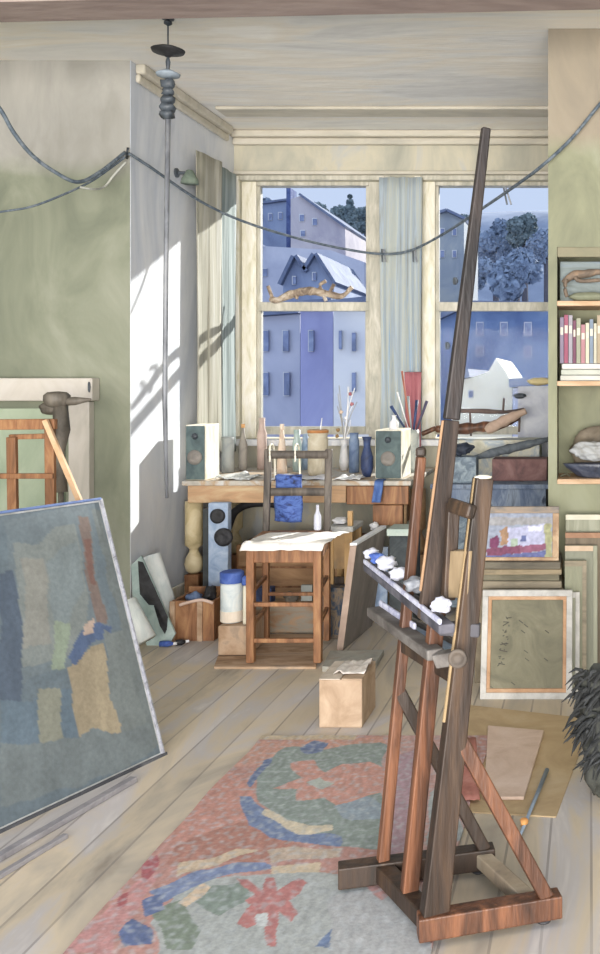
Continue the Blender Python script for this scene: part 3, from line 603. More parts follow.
# twigs in a vase, brushes in a jar
r = bottle('vase', 'slim white vase of pale twigs with red berries on the desk', 'vase', 344, 440, 6.7, .035, white, [(.7, 0), (1, .3), (.6, .8), (.8, 1)])
rnd = random.Random(3)
for k in range(11):
    a = P(344, 441, 6.7); e = P(344+rnd.uniform(-13, 14), rnd.uniform(384, 425), 6.7+rnd.uniform(-.06, .06)); mid = (a+e)/2+Vector((rnd.uniform(-.02, .02), 0, .02))
    B().tube(spline([a, mid, e], 5), .0035, 5).obj('twig', white if k % 2 else M('grey_twig', ['#9a9a9c', '#b9b8b4'], 9), r)
for (x, y, m) in ((350, 394, redm), (352, 404, redm), (338, 430, ochre), (337, 436, ochre), (346, 418, white), (341, 412, peach)):
    B().blob(P(x, y, 6.69), (.014, .012, .013), .4, 2, 2, x).obj('berry', m, r, smooth=True)
r = bottle('brush_jar', 'glass jar of upright brushes right of the right loudspeaker', 'brush jar', 412, 430, 6.6, .05, M('jar_grey_glass', ['#98a2a2', '#b7bdb8', '#cfcfc4'], 9, rough=.4), [(.9, 0), (1, .1), (1, .9), (.95, 1)], z0=zd)
for (x, y, m, rr) in ((402, 371, M('terracotta_handle', ['#a8604a', '#bd7660'], 6), .008), (391, 406, navy, .012), (417, 400, navy, .012), (397, 392, white, .006), (408, 396, M('grey_handle', ['#8f9aa0', '#aab2b4'], 8), .009), (427, 401, M('purple_handle', ['#3f3c54', '#55506c'], 6), .011)):
    b = P(412+(x-408)*.12, 436, 6.6); B().tube([b, P(x, y, 6.6)], [rr*.5, rr], 8).obj('brush', m, r, smooth=True)
tag(B().lathe(P(394, 430, 6.18), [(.03, 0), (.03, .05), (.012, .07), (.012, .09), (.018, .095)], 16).obj('white_bottle', white, smooth=True), 'small white bottle standing on top of the right loudspeaker', 'bottle')
# driftwood on the meeting rail of the left window
def branch(label, pts, rr, m, name='driftwood', cat='driftwood', extra=()):
    q = spline([P(*p) for p in pts], 6); n = len(q)
    rad = [rr*(.55+.5*math.sin(math.pi*min(1, (i+1)/n*1.1)))*(1+.3*noise.noise(q[i]*20)) for i in range(n)]
    b = B().tube(q, rad, 10)
    for e in extra:
        b.tube(spline([P(*p) for p in e], 4), rr*.45, 8)
    return tag(b.obj(name, m, smooth=True), label, cat)
drift = M('driftwood_umber', ['#6a5a4e', '#8f7b68', '#b8a48c', '#cbbfb0'], 12, (1, 1, 1), .8)
branch('pale brown driftwood branch resting on the middle rail of the left window', [(270, 299, 7.08), (278, 300, 7.08), (292, 294, 7.08), (310, 291, 7.08), (328, 294, 7.08), (342, 296, 7.08), (352, 287, 7.08)], .03, drift, extra=[[(298, 294, 7.08), (296, 299, 7.08)], [(322, 292, 7.08), (320, 285, 7.08), (326, 281, 7.08)], [(323, 294, 7.08), (326, 301, 7.08)], [(272, 297, 7.08), (268, 286, 7.08)], [(330, 292, 7.08), (334, 284, 7.08)]])

# ================= RIGHT WINDOW TABLE =================
Yw0, Yw1 = 6.0, 6.9; tz = .84
tx0, tx1 = PX(430, Yw0), PX(549, Yw0)
navycloth = M('blue_grey_table_cloth', ['#4a5a78', '#65758f', '#8391a4', '#3c4658'], 5, (2, 2, .6), .85)
r = thing('work_table', 'blue-grey painted work table under the right window', 'table', ((tx0+tx1)/2, 6.45, 0))
B().box((tx0, Yw0, tz-.03), (tx1, Yw1, tz)).obj('tabletop', navycloth, r, bevel=.005)
B().box((tx0+.02, Yw0+.02, tz-.2), (tx1-.02, Yw0+.05, tz-.031)).obj('apron', navycloth, r, bevel=.004)
B().box((tx0+.02, Yw0+.06, .05), (tx1-.02, Yw0+.09, tz-.2)).obj('front_panel', M('speckled_blue_panel', ['#4d5c6c', '#6b7c8a', '#93a2aa'], 18, (1, 1, 1)), r)
for x in (tx0+.05, tx1-.05):
    for y in (Yw0+.15, Yw1-.06): B().box((x-.03, y-.03, 0), (x+.03, y+.03, tz-.031)).obj('leg', wood_grey, r, bevel=.004)
# box raised pile of white things
tag(B().box((PX(450, 6.5), 6.45, tz+.001), (PX(540, 6.5), 6.75, PZ(440, 6.45))).obj('white_box', M('cream_speckled_box', ['#b8b59f', '#cfccb8', '#9fadb8', '#dedac8'], 6, (1, 1, 1)), bevel=.008), 'wide cream box on the blue-grey table under the driftwood', 'box')
zb2 = PZ(440, 6.45)
branch('dark red-brown plank of driftwood on the cream box by the right window', [(436, 429, 6.62), (460, 429, 6.62), (480, 427, 6.62), (500, 425, 6.62), (518, 418, 6.62)], .038, wood_red, extra=[[(436, 428, 6.62), (422, 434, 6.62)]])
branch('pale pinkish piece of driftwood lying across the red-brown plank', [(486, 431, 6.50), (496, 425, 6.50), (512, 417, 6.50), (526, 411, 6.50)], .036, M('pinkish_wood', ['#a88d7a', '#c0a48e'], 8))
branch('thin dark stick above the driftwood by the right window', [(458, 411, 6.7), (480, 411, 6.7), (505, 412, 6.7), (524, 409, 6.7)], .017, M('dark_stick', ['#4e403c', '#6a5750'], 9), extra=[[(503, 412, 6.6), (504, 398, 6.6)], [(520, 411, 6.7), (519, 432, 6.7)], [(470, 411, 6.7), (471, 436, 6.7)]])
tag(B().blob(P(520, 396, 6.62), (.045, .03, .018), .3, 2, 3, 2).obj('dark_pebble', dkmetal, smooth=True), 'small dark pebble on the pile beside the stick in the right window', 'pebble')
branch('dark grey tube lying at a slant across the blue-grey table', [(474, 458, 6.28), (500, 451, 6.28), (525, 445, 6.28), (549, 439, 6.28)], .03, M('gun_grey', ['#41484f', '#59626a', '#75797c'], 9), 'grey_tube', 'tube')
tag(B().box((PX(492, 6.2), 6.2, tz+.001), (PX(547, 6.2), 6.4, PZ(459, 6.2))).obj('mahogany_box', M('mahogany', ['#5d4040', '#7a5552', '#8d6a66'], 6), bevel=.006), 'dull mahogany box on the blue-grey table under the grey tube', 'box')
tag(B().box((PX(447, 6.05), 6.06, tz+.001), (PX(476, 6.05), 6.2, PZ(456.5, 6.1))).obj('speckled_box', M('speckled_blue_panel', []), bevel=.005), 'speckled blue-grey box on the table beneath the ink-dark rag', 'box')
tag(B().blob(P(461, 449, 6.12), (.07, .05, .035), .4, 2, 3, 9).obj('dark_rag', M('ink_rag', ['#1f2735', '#323c4e'], 9), smooth=True), 'ink-dark crumpled rag on the table left of the grey tube', 'rag')
tag(B().blob(P(540, 381.5, 6.86), (.09, .04, .028), .15, 2, 3, 6).obj('yellow_cushion', M('soft_yellow', ['#cdb87c', '#ddca94'], 6), smooth=True), 'pale yellow bundle near the right edge of the right window', 'bundle')
tag(B().box((PX(518, 6.82), 6.8, tz+.001), (PX(549, 6.82), 6.89, PZ(386, 6.86))).obj('lilac_board', M('lilac_board', ['#a9adc0', '#bcc0cc', '#c9ccd4'], 6), bevel=.004), 'upright lilac board standing on the table at the right window', 'board')

# ================= CHAIR =================
Yc0, Yc1, zc = 5.0, 5.42, .64
r = thing('wooden_chair', 'orange wooden chair with back shaded grey-brown and white cloth on its seat', 'chair', (PX(285, 5.2), 5.2, .014))
fl, fr_, bl_, br_ = PX(251, Yc0), PX(318, Yc0), PX(266, Yc1), PX(327, Yc1)
for x in (fl, fr_): B().beam((x, Yc0, .015), (x, Yc0, zc-.03), .040, .040, (1, 0, 0), .042, .042).obj('leg', wood_orange, r, bevel=.004)
for x in (bl_, br_):
    B().beam((x, Yc1, .015), (x, Yc1, zc-.02), .034, .034).obj('leg', wood_orange, r, bevel=.004)
    B().beam((x, Yc1, zc-.02), (x, Yc1+.04, PZ(449, Yc1+.04)), .036, .03, (1, 0, 0), .042, .028).obj('back_post', wood_grey, r, bevel=.008)  # back darker and greyer than the legs, its shade put into the colour
B().hexa([(fl-.03, Yc0-.03, zc-.03), (fr_+.03, Yc0-.03, zc-.03), (br_+.025, Yc1+.02, zc-.03), (bl_-.025, Yc1+.02, zc-.03)], (0, 0, .03)).obj('seat', wood_orange, r, bevel=.006)
B().box((fl, Yc0-.012, zc-.10), (fr_, Yc0+.012, zc-.031)).obj('seat_rail', wood_orange, r, bevel=.003)
B().beam((fl, Yc0, zc-.065), (bl_, Yc1, zc-.065), .02, .06, (1, 0, 0)).obj('seat_rail', wood_orange, r); B().beam((fr_, Yc0, zc-.065), (br_, Yc1, zc-.065), .02, .06, (1, 0, 0)).obj('seat_rail', wood_orange, r)
def rail(z, hgt, m=wood_grey):
    def fn(u, v): return (bl_+(br_-bl_)*u, Yc1+.025+.01*math.sin(u*math.pi), z+hgt*(v-.5))
    return B().grid(fn, 14, 2).obj('back_rail', m, r, smooth=True, solid=.016)
rail(PZ(454.5, Yc1+.04), .045); rail(PZ(492.5, Yc1), .045)
for z in (.13, .32):
    B().beam((fl, Yc0, z), (fr_, Yc0, z), .022, .022, (0, 0, 1)).obj('stretcher', wood_orange, r, bevel=.003)
for z in (.2, .38):
    B().beam((fl, Yc0, z), (bl_, Yc1, z), .02, .02, (0, 0, 1)).obj('stretcher', wood_orange, r, bevel=.003); B().beam((fr_, Yc0, z), (br_, Yc1, z), .02, .02, (0, 0, 1)).obj('stretcher', wood_orange, r, bevel=.003)
B().beam((bl_, Yc1, .28), (br_, Yc1, .28), .02, .02, (0, 0, 1)).obj('stretcher', wood_orange, r, bevel=.003)
def seatcloth(u, v):
    x = fl-.038+(fr_-fl+.076)*u+(.04*v); y = Yc0-.06+(.37)*v
    z = zc+.006+.014*abs(noise.noise(Vector((u*5, v*4, 2))))
    if y < Yc0-.038: z -= (Yc0-.038-y)*1.6
    x += .012*math.sin(v*7)
    return (x, y, z)
tag(B().grid(seatcloth, 24, 20).obj('seat_cloth', M('chalk_white_cloth', ['#cfcbc6', '#e2ded8', '#efebe4'], 9), smooth=True, solid=.004), 'white paint-stained cloth spread over the chair seat', 'cloth')
ct = zc+.024
Yg = Yc1+.10
r = thing('shoulder_bag', 'cobalt blue bag with a cream strap hanging behind the chair back', 'bag', (PX(289, Yg), Yg, PZ(521, Yg)))
B().grid(lambda u, v: (PX(276, Yg)+(PX(302, Yg)-PX(276, Yg))*u, Yg+.012*math.sin(v*9+u*4)-.03*math.sin(u*math.pi)*(1-v), PZ(521, Yg)+(PZ(475, Yg)-PZ(521, Yg))*v), 12, 14).obj('bag_body', M('cobalt_cover', ['#1b2546', '#2f4c96', '#4f72bd', '#26407e'], 14, (1, 1, 2)), r, smooth=True, solid=.03)
tb_ = PZ(449, Yc1)+.01
for px in (275, 300):
    x = PX(px, Yg); B().tube(spline([Vector((x, Yg, PZ(478, Yg))), Vector((x, Yc1+.085, tb_-.03)), Vector((x, Yc1+.05, tb_+.012)), Vector((x, Yc1+.012, tb_)), Vector((x, Yc1+.012, PZ(462, Yc1)))], 5), .006, 6).obj('strap', cream, r, smooth=True)
bottle('white_bottle', 'small white bottle standing on the right of the chair seat', 'bottle', 317.5, 505, 5.3, .02, M('lilac_white', ['#adb0c2', '#c9cbd8'], 9), z0=ct-.002, capm=M('lilac_white', []))
# plywood under chair
ply = M('brown_plywood', ['#8a6a4c', '#a58463', '#b89a7c', '#94806c'], 5, (.6, 2, 1), .75)
tag(B().hexa([F(214, 669), F(316, 669), F(322, 636), F(226, 636)], (0, 0, .012)).obj('plywood_board', ply), 'brown plywood board on the floor beneath the chair', 'board')
# crate left, low box with jar
r = thing('wooden_crate', 'small orange-brown crate with a pale rope handle left of the jar', 'crate', (PX(193, 5.36), 5.4, 0))
y0 = 5.5; x0, x1 = PX(172, 5.45), PX(214, 5.45)
y0 = FL*1.5/(641-CY)
x0, x1, z1 = PX(171, y0), PX(214, y0), PZ(601, y0)
y1 = y0+.26
B().box((x0, y0, 0), (x1, y0+.018, z1)).obj('front_panel', wood_orange, r, bevel=.003)
B().box((x0, y1-.018, 0), (x1, y1, z1+.03)).obj('back_panel', wood_orange, r, bevel=.003)
B().box((x0, y0+.019, 0), (x0+.018, y1-.019, z1)).obj('side_panel', wood_orange, r, bevel=.003); B().box((x1-.018, y0+.019, 0), (x1, y1-.019, z1)).obj('side_panel', wood_orange, r, bevel=.003)
B().box((x0+.018, y0+.018, .005), (x1-.018, y1-.018, .02)).obj('floor_panel', wood_orange, r)
B().tube(spline([P(180, 605, y0-.01), P(190, 602, y0-.03), P(202, 600, y0-.03), P(213, 603, y0-.01)]), .009, 8).obj('handle', M('pink_rope', ['#c4a390', '#dabfae'], 9), r, smooth=True)
for xx in (x0-.004, (x0+x1)/2+.03): B().box((xx, y0-.012, 0), (xx+.03, y0-.001, z1)).obj('batten', ply, r, bevel=.002)
tag(B().blob(((x0+x1)/2-.03, y0+.1, z1-.02), (.05, .05, .05), .4, 2, 3, 12).obj('blue_rag', M('slate_rag', ['#4a5f86', '#6d84aa'], 9), smooth=True), 'slate blue rag stuffed in the small crate', 'rag')
tag(B().blob((x1-.07, y0+.12, z1+.01), (.03, .045, .05), .4, 2, 3, 22).obj('dark_rag', black, smooth=True), 'black rag stuffed in the small crate on the right', 'rag')
by = 5.12
tag(B().box((PX(218, by), by, .0165), (PX(249, by), by+.24, PZ(626, by))).obj('low_box', ply, bevel=.005), 'low brown wooden box that carries the white jar with blue lid', 'box')
z0 = PZ(626, by)+.001; jx = PX(232, by+.1); jy = by+.1; H = PZ(571, jy)-z0
r = thing('paint_jar', 'white plastic jar with a bright blue lid standing left of the chair leg', 'jar', (jx, jy, z0))
B().lathe((jx, jy, z0), [(.055, 0), (.06, .01), (.06, H*.74), (.054, H*.78)], 24).obj('body', M('milky_jar', ['#b9c8cc', '#d3dcdc', '#e2e2da'], 9), r, smooth=True)
B().lathe((jx, jy, z0+.0), [(.0605, .005), (.0615, .008), (.0615, H*.22), (.0605, H*.23)], 24).obj('label_band', M('cream_label', ['#ddcdb8', '#e8dccb'], 8), r)
B().lathe((jx, jy, z0), [(.062, H*.78), (.064, H*.8), (.064, H*.98), (.055, H)], 24).obj('lid', M('lid_blue', ['#27479a', '#3a5db2', '#5b7cc8'], 9), r, smooth=False)
bx = PX(246, by+.05)
r = thing('slim_bottle', 'slim cream bottle with blue cap between the white jar and the chair leg', 'bottle', (bx, by+.04, z0))
B().lathe((bx, by+.04, z0), [(.012, 0), (.013, .01), (.013, .2), (.008, .21)], 14).obj('body', cream, r, smooth=True)
B().lathe((bx, by+.04, z0), [(.018, .212), (.02, .22), (.018, .25), (.006, .262)], 14).obj('cap', M('lid_blue', []), r, smooth=True)
for pts, lb in (([(240, 631), (256, 619)], 'short white stick lying in front of the low box'),):
    a, b = F(236, 652, .02), F(248, 643, .02); tag(B().tube([a+Vector((0, 0, .008)), b+Vector((0, 0, .008))], .007, 8).obj('white_stick', white), 'short white stick on the plywood in front of the low box', 'stick')
# items on chest seen through the chair legs
zlb = PZ(606, 5.62)
tag(B().box((PX(249, 5.62), 5.62, 0), (PX(314, 5.62), 5.82, zlb)).obj('long_box', M('worn_brown_box', ['#7a5b40', '#967352', '#8d8576', '#a5825f'], 5, (.6, 2, 2)), bevel=.005), 'long low brown box standing on the floor behind the chair legs', 'box')
tag(B().box((PX(254, 5.66), 5.68, zlb+.001), (PX(270, 5.66), 5.76, PZ(589, 5.66))).obj('navy_tin', navy, bevel=.006), 'navy tin standing on the long low box behind the chair legs', 'tin')
tag(B().blob((PX(290, 5.68), 5.7, zlb+.034), (.042, .04, .034), .25, 2, 3, 61, True).obj('umber_rag', M('lamp_umber', []), smooth=True), 'umber crumpled rag on the long low box behind the chair legs', 'rag')
tag(B().box((PX(300, 5.72), 5.74, zlb+.001), (PX(311, 5.72), 5.765, PZ(586, 5.72))).obj('grey_card', M('soft_grey_card', ['#8e9490', '#a5aaa4'], 6), bevel=.001), 'grey card standing at the right end of the long low box', 'card')
# ================= STOOL, BOARDS RIGHT OF THE CHAIR =================
Ys = 5.62; sz = PZ(527, Ys)
r = thing('ochre_stool', 'ochre wooden stool with pale top between the chair and the leaning grey canvas', 'stool', (PX(340, Ys), Ys+.12, 0))
sx0, sx1 = PX(327, Ys), PX(353, Ys)
B().box((sx0, Ys, sz-.03), (sx1, Ys+.26, sz)).obj('seat', M('grey_white_top', ['#a9aaa8', '#c2c2be', '#8b9292'], 9), r, bevel=.004)
for x in (sx0+.02, sx1-.035):
    for y in (Ys+.02, Ys+.23): B().box((x-.018, y-.018, 0), (x+.018 if x < sx1-.05 else x+.03, y+.018, sz-.031)).obj('leg', ochre, r, bevel=.003)
B().box((sx0+.03, Ys+.02, .28), (sx1-.06, Ys+.04, .33)).obj('stretcher', wood_brown, r)
B().box((sx0+.038, Ys+.012, sz-.25), (sx1-.02, Ys+.03, sz-.04)).obj('front_panel', M('dull_ochre_panel', ['#7d705a', '#a58457', '#b8935e'], 5, (2, 2, .6)), r)
tag(B().box((PX(346, Ys), Ys+.03, sz+.001), (PX(351, Ys), Ys+.06, PZ(512, Ys))).obj('ochre_block', ochre, bevel=.003), 'upright ochre wood block on the stool', 'block')
tag(B().blob((PX(336, Ys), Ys+.1, sz+.022), (.045, .06, .02), .3, 2, 3, 5, True).obj('white_rag', white, smooth=True), 'crumpled white rag on the ochre stool', 'rag')
tag(B().box((PX(322, 5.5), 5.5, 0), (PX(344, 5.5), 5.6, PZ(588, 5.5))).obj('dark_crate', M('speckled_dark', ['#20303f', '#33465c', '#7d6a52', '#2a3a4c'], 9, (2, 2, 1)), bevel=.005), 'dark blue speckled crate in front of the ochre stool', 'crate')
# grey canvas edge-on
q = [Vector((-1.37, 5.27, 0)), Vector((-1.29, 5.25, .585)), Vector((PX(386, 5.78), 5.78, .60)), Vector((PX(372, 5.8), 5.8, 0.0))]
r = thing('grey_canvas', 'grey canvas standing almost edge-on between the stool and the easel', 'canvas', (-1.32, 5.5, 0))
B().hexa(q, (-.022, -.01, 0)).obj('canvas_face', M('warm_grey_face', ['#716a64', '#857c74', '#978e84'], 5, (1, 1, .5)), r)
B().hexa([q[0]+Vector((.002, -.002, 0)), q[1]+Vector((.002, -.002, 0)), q[1]+Vector((-.03, -.016, 0)), q[0]+Vector((-.03, -.016, 0))], (0, -.01, 0)).obj('front_edge', M('pinkish_edge', ['#a08878', '#b69d8c'], 6), r)
B().hexa([q[1]+Vector((.002, 0, .001)), q[2]+Vector((.002, 0, .001)), q[2]+Vector((-.03, 0, .001)), q[1]+Vector((-.034, -.01, .001))], (0, 0, .014)).obj('top_edge', white, r)
tag(B().hexa([P(375, 547, 5.93), P(388, 547, 5.93), Vector((PX(388, 5.9), 5.87, 0)), Vector((PX(376, 5.9), 5.87, 0))], (0, .015, 0)).obj('pale_blue_board', paleblue, bevel=.002), 'narrow pale blue board standing right of the grey canvas', 'board')
tag(B().box((PX(389, 5.7), 5.7, 0), (PX(413, 5.7), 5.95, PZ(536, 5.7))).obj('dark_bin', M('bin_charcoal', ['#22282c', '#343c40', '#475052'], 7), bevel=.006), 'charcoal box behind the easel tray beside the pale blue board', 'box')
tag(B().box((PX(387, 5.7), 5.69, PZ(536, 5.7)+.001), (PX(411, 5.7), 5.9, PZ(529, 5.7))).obj('pale_green_book', M('pale_green_cover', ['#9fb3aa', '#b9c6bb'], 8), bevel=.003), 'pale green book lying on the charcoal box', 'book')
tag(B().blob((PX(374, 5.95), 5.96, PZ(527, 5.93)), (.03, .03, .026), .3, 2, 3, 15).obj('white_rag_ball', white, smooth=True), 'white rag ball tucked behind the top of the grey canvas', 'rag')
# cardboard box with things on it
yb = FL*1.5/(728-CY); zb_ = PZ(680, yb)
r = thing('cardboard_box', 'small cardboard box on the floor at the far end of the rug', 'box', (PX(340, yb), yb+.12, 0))
B().box((PX(319, yb), yb, 0), (PX(362, yb), yb+.26, zb_)).obj('carton', card, r, bevel=.004)
B().hexa([(PX(319, yb), yb, zb_+.001), (PX(340, yb), yb, zb_+.001), (PX(338, yb), yb+.26, zb_+.001), (PX(319, yb), yb+.26, zb_+.001)], (0, 0, .004)).obj('flap', M('pale_flap', ['#b8a894', '#cfc2b2'], 7), r)
B().hexa([(PX(342, yb), yb, zb_+.001), (PX(362, yb), yb, zb_+.001), (PX(362, yb), yb+.26, zb_+.001), (PX(340, yb), yb+.26, zb_+.001)], (0, 0, .004)).obj('flap', card, r)
sheet('pale crumpled paper lying on the cardboard box', PX(330, yb), PX(361, yb), yb+.05, yb+.24, zb_+.006, M('grey_pink_paper', ['#b5a89c', '#cfc6bd', '#dcd5cd'], 9), 12, h=.035)
tag(B().hexa([F(322, 672), F(372, 676), F(384, 655), F(330, 656)], (0, 0, .03)).obj('grey_board', M('grey_ground_board', ['#8d8c84', '#a5a398', '#9b8d7c'], 6), bevel=.003), 'flat grey board on the floor behind the cardboard box', 'board')

# ================= RUG =================
rug_polys = [([(0, 735), (600, 735), (600, 1100), (0, 1100)], '#b17f74'),
 ([(225, 742), (400, 738), (400, 752), (215, 770)], '#bd8a78'),
 ([(150, 840), (225, 772), (262, 800), (240, 840), (190, 850)], '#ba8071'), ([(180, 850), (240, 820), (300, 850), (250, 865), (170, 868)], '#a8705f'),
 ([(255, 770), (285, 752), (380, 745), (400, 760), (400, 850), (340, 848), (290, 835), (262, 805)], '#7f8d87'),
 ([(275, 790), (300, 782), (290, 770), (312, 762), (325, 776), (345, 765), (372, 764), (386, 772), (384, 796), (366, 800), (352, 816), (335, 812), (322, 800), (296, 806), (298, 796)], '#c08879'),
 ([(306, 788), (320, 780), (334, 786), (322, 794)], '#a7aea6'), ([(330, 812), (350, 806), (366, 800), (384, 806), (384, 826), (350, 822)], '#8797a5'),
 ([(246, 786), (262, 762), (272, 760), (260, 780), (252, 790)], '#5b6d95'), ([(302, 752), (312, 745), (328, 744), (322, 751), (308, 755)], '#5b6d95'),
 ([(240, 800), (255, 800), (278, 828), (340, 840), (338, 848), (268, 842), (246, 826)], '#6478a0'), ([(266, 812), (290, 826), (336, 828), (334, 835), (288, 834), (262, 818)], '#c9bba0'),
 ([(268, 853), (340, 850), (340, 862), (268, 864)], '#b5a08c'), ([(180, 866), (236, 852), (262, 854), (200, 872), (176, 880)], '#c0a98c'),
 ([(150, 895), (196, 874), (262, 862), (274, 870), (214, 884), (160, 908)], '#6d7ea6'), ([(270, 868), (320, 866), (318, 878), (272, 878)], '#c4b092'),
 ([(160, 954), (150, 930), (175, 900), (215, 884), (290, 876), (360, 880), (400, 905), (420, 1000), (150, 1000)], '#9ea3a1'),
 ([(196, 906), (214, 890), (250, 886), (248, 906), (220, 920)], '#75857b'), ([(150, 915), (180, 905), (200, 930), (196, 954), (168, 954)], '#72806f'),
 ([(178, 908), (204, 888), (212, 892), (186, 912)], '#cbb293'),
 ([(240, 884), (250, 884), (262, 898), (268, 882), (276, 884), (278, 898), (300, 884), (306, 890), (290, 904), (300, 918), (292, 926), (280, 916), (276, 948), (268, 948), (266, 924), (248, 930), (238, 926), (252, 912), (244, 906), (254, 900)], '#b06a66'),
 ([(258, 920), (270, 918), (268, 928), (258, 928)], '#bcc0c0'), ([(316, 952), (334, 928), (366, 908), (376, 912), (350, 936), (332, 954)], '#5b7196'),
 ([(115, 930), (132, 922), (150, 936), (148, 948), (122, 950)], '#4d5f8e'), ([(140, 905), (160, 898), (164, 915), (145, 922)], '#4f6190'),
 ([(60, 960), (140, 880), (165, 872), (120, 935), (110, 960)], '#b97f7c'), ([(118, 900), (128, 894), (126, 908), (118, 912)], '#a04a4e'), ([(140, 872), (158, 860), (162, 870), (148, 882)], '#a34d54'),
 ([(384, 700), (480, 735), (480, 870), (384, 880)], '#b98f87'), ([(390, 760), (420, 750), (420, 850), (390, 860)], '#a88792'), ([(428, 800), (460, 780), (462, 840), (430, 850)], '#9aa2a4'),
 ([(330, 900), (420, 890), (440, 1000), (330, 1000)], '#a3a5a6'), ([(360, 880), (400, 890), (380, 905)], '#b07e78')]
rug_polys = [(p, lin(c)) for p, c in rug_polys]
rx0, rx1, ry0, ry1 = -1.375, -.42, 1.9, FL*1.5/(738-CY)
fringe = lin('#b9a687'); cold = lin('#a9b0b4')
def rugc(v):
    e = noise.noise(v*8)*6; e2 = noise.noise(v*8+Vector((9, 2, 1)))*6
    x, y = proj(Vector((v.x, v.y, 0))); x += e; y += e2; c = rug_polys[0][1]
    for p, cc in rug_polys:
        if inpoly(x, y, p): c = cc
    if v.y > ry1-.045 and v.x < rx0+.4: c = fringe
    k = noise.noise(Vector((v.x*45, v.y*45, 3)))
    w_ = min(.5, max(.08, (k+.1)*1.0)); c = tuple(a*(1-w_)+b*w_ for a, b in zip(c, cold))
    j = 1.0*(1+.22*noise.noise(Vector((v.x*60, v.y*20, 0))))
    return (c[0]*j, c[1]*j, c[2]*j, 1)
b = B().grid(lambda u, v: (rx0+(rx1-rx0)*u+.012*noise.noise(Vector((0, v*6, 0))), ry0+(ry1-ry0)*v, .008+.001*noise.noise(Vector((u*9, v*18, 0)))), 200, 420)
tag(b.obj('rug', Mcol('rug_weave', .95, 90), solid=.006, colfn=rugc), 'faded pink, green and blue patterned rug lying on the floorboards', 'rug')

# ================= FLOOR PIECES AT THE RIGHT =================
tag(B().hexa([F(452, 812), F(556, 818), F(592, 720), F(470, 706)], (0, 0, .005)).obj('ochre_mat', M('ochre_mat', ['#a38961', '#b3996f', '#bda680'], 3), bevel=.001), 'ochre mat on the floor in front of the stacked canvases', 'mat')
tag(B().hexa([F(484, 800, .006), F(524, 800, .006), F(544, 733, .006), F(488, 728, .006)], (0, 0, .012)).obj('pink_board', M('pinkish_board', ['#b59a86', '#c6ac99', '#cfb8a8'], 4), bevel=.002), 'pinkish board lying on the ochre mat behind the easel', 'board')
tag(B().grid(lambda u, v: (F(460+20*u-4*v, 800-62*v, .02).x, F(462, 800-62*v, .02).y, .02+.012*abs(noise.noise(Vector((u*3, v*3, 1))))), 12, 12).obj('red_rag', M('brick_rag', ['#99584c', '#ad6a5c', '#b97d70'], 7), smooth=True, solid=.003), 'brick red rag lying on the mat behind the easel legs', 'rag')
r = thing('long_brush', 'long thin brush with an orange tip lying on the floor right of the easel', 'brush', F(530, 810, .01))
B().tube([F(519, 838, .012), F(547, 770, .02)], [.005, .009], 8).obj('handle', M('steel_blue_handle', ['#6e7f92', '#8d9cae'], 8), r, smooth=True)
B().blob(F(524, 822, .02), (.014, .02, .012), .2, 2, 2, 4).obj('tip', M('orange_tip', ['#d98a2c', '#e8a24a'], 8), r, smooth=True)

# ================= STACKED CANVASES AT THE RIGHT =================
def qslab(b, x0, x1, y0, z0, z1, lean, t):
    return b.hexa([(x0, y0, z0), (x1, y0, z0), (x1, y0+lean, z1), (x0, y0+lean, z1)], (0, t, 0))
yc = FL*1.5/(699-CY)
X0, X1, Zt = PX(480, yc), PX(572, yc), PZ(590, yc+.12)
r = thing('stretched_canvas', 'large canvas turned to show its back, with pale edge and orange stretcher', 'canvas', ((X0+X1)/2, yc, 0), None)
lean = .12
def oncanvas(px, py, off=0.0):
    Y = yc
    for _ in range(8):
        q = P(px, py, Y); Y = yc+lean*q.z/Zt-off
    return P(px, py, Y)
qslab(B(), X0+.03, X1-.03, yc+.012, .03, Zt-.03, lean*.9, .008).obj('canvas', M('olive_linen', ['#65624d', '#757159', '#827e66'], 6, (1, 1, 1)), r)
edge = M('pale_canvas_edge', ['#9b9993', '#b5b3ae', '#c8c5be'], 6)
def bar4(m, ins, wd, name, dy):
    for (a, c, bb, d) in (((X0+ins), ins, (X1-ins), ins+wd), ((X0+ins), Zt-ins-wd, (X1-ins), Zt-ins)):
        B().hexa([(a, yc+lean*c/Zt+dy, c), (bb, yc+lean*c/Zt+dy, c), (bb, yc+lean*d/Zt+dy, d), (a, yc+lean*d/Zt+dy, d)], (0, .02, 0)).obj(name, m, r, bevel=.002)
    for a, bb in ((X0+ins, X0+ins+wd), (X1-ins-wd, X1-ins)):
        c, d = ins+wd, Zt-ins-wd
        B().hexa([(a, yc+lean*c/Zt+dy, c), (bb, yc+lean*c/Zt+dy, c), (bb, yc+lean*d/Zt+dy, d), (a, yc+lean*d/Zt+dy, d)], (0, .02, 0)).obj(name, m, r, bevel=.002)
bar4(edge, 0, .028, 'edge_strip', -.006); bar4(M('light_orange_stretcher', ['#a07650', '#b58a61', '#c29d78'], 7), .028, .017, 'stretcher_bar', -.002)
# the handwritten, unreadable inscription on the back
ins = B(); rnd = random.Random(11)
for k in range(8):
    cy = 618+k*6.6; cxp = 507-k*.9
    for s_ in range(3):
        a = (cxp+rnd.uniform(-4, 3), cy+rnd.uniform(-2.5, 2.5)); c = (cxp+rnd.uniform(-2, 5), cy+rnd.uniform(-2.5, 2.5))
        ins.tube([oncanvas(*a, .0), oncanvas(*c, .0)], .0022, 5)
for (x, y) in ((521, 622), (526, 626), (523, 632), (526, 652), (527, 660), (547, 632), (546, 660), (492, 688), (505, 690), (513, 684)):
    ins.tube([oncanvas(x-2, y-1.5), oncanvas(x+2, y+1.5)], .002, 5)
for v in ins.v: v.y += .006
ins.obj('inscription', M('charcoal_mark', ['#3c3a34', '#4b4840'], 9), r)
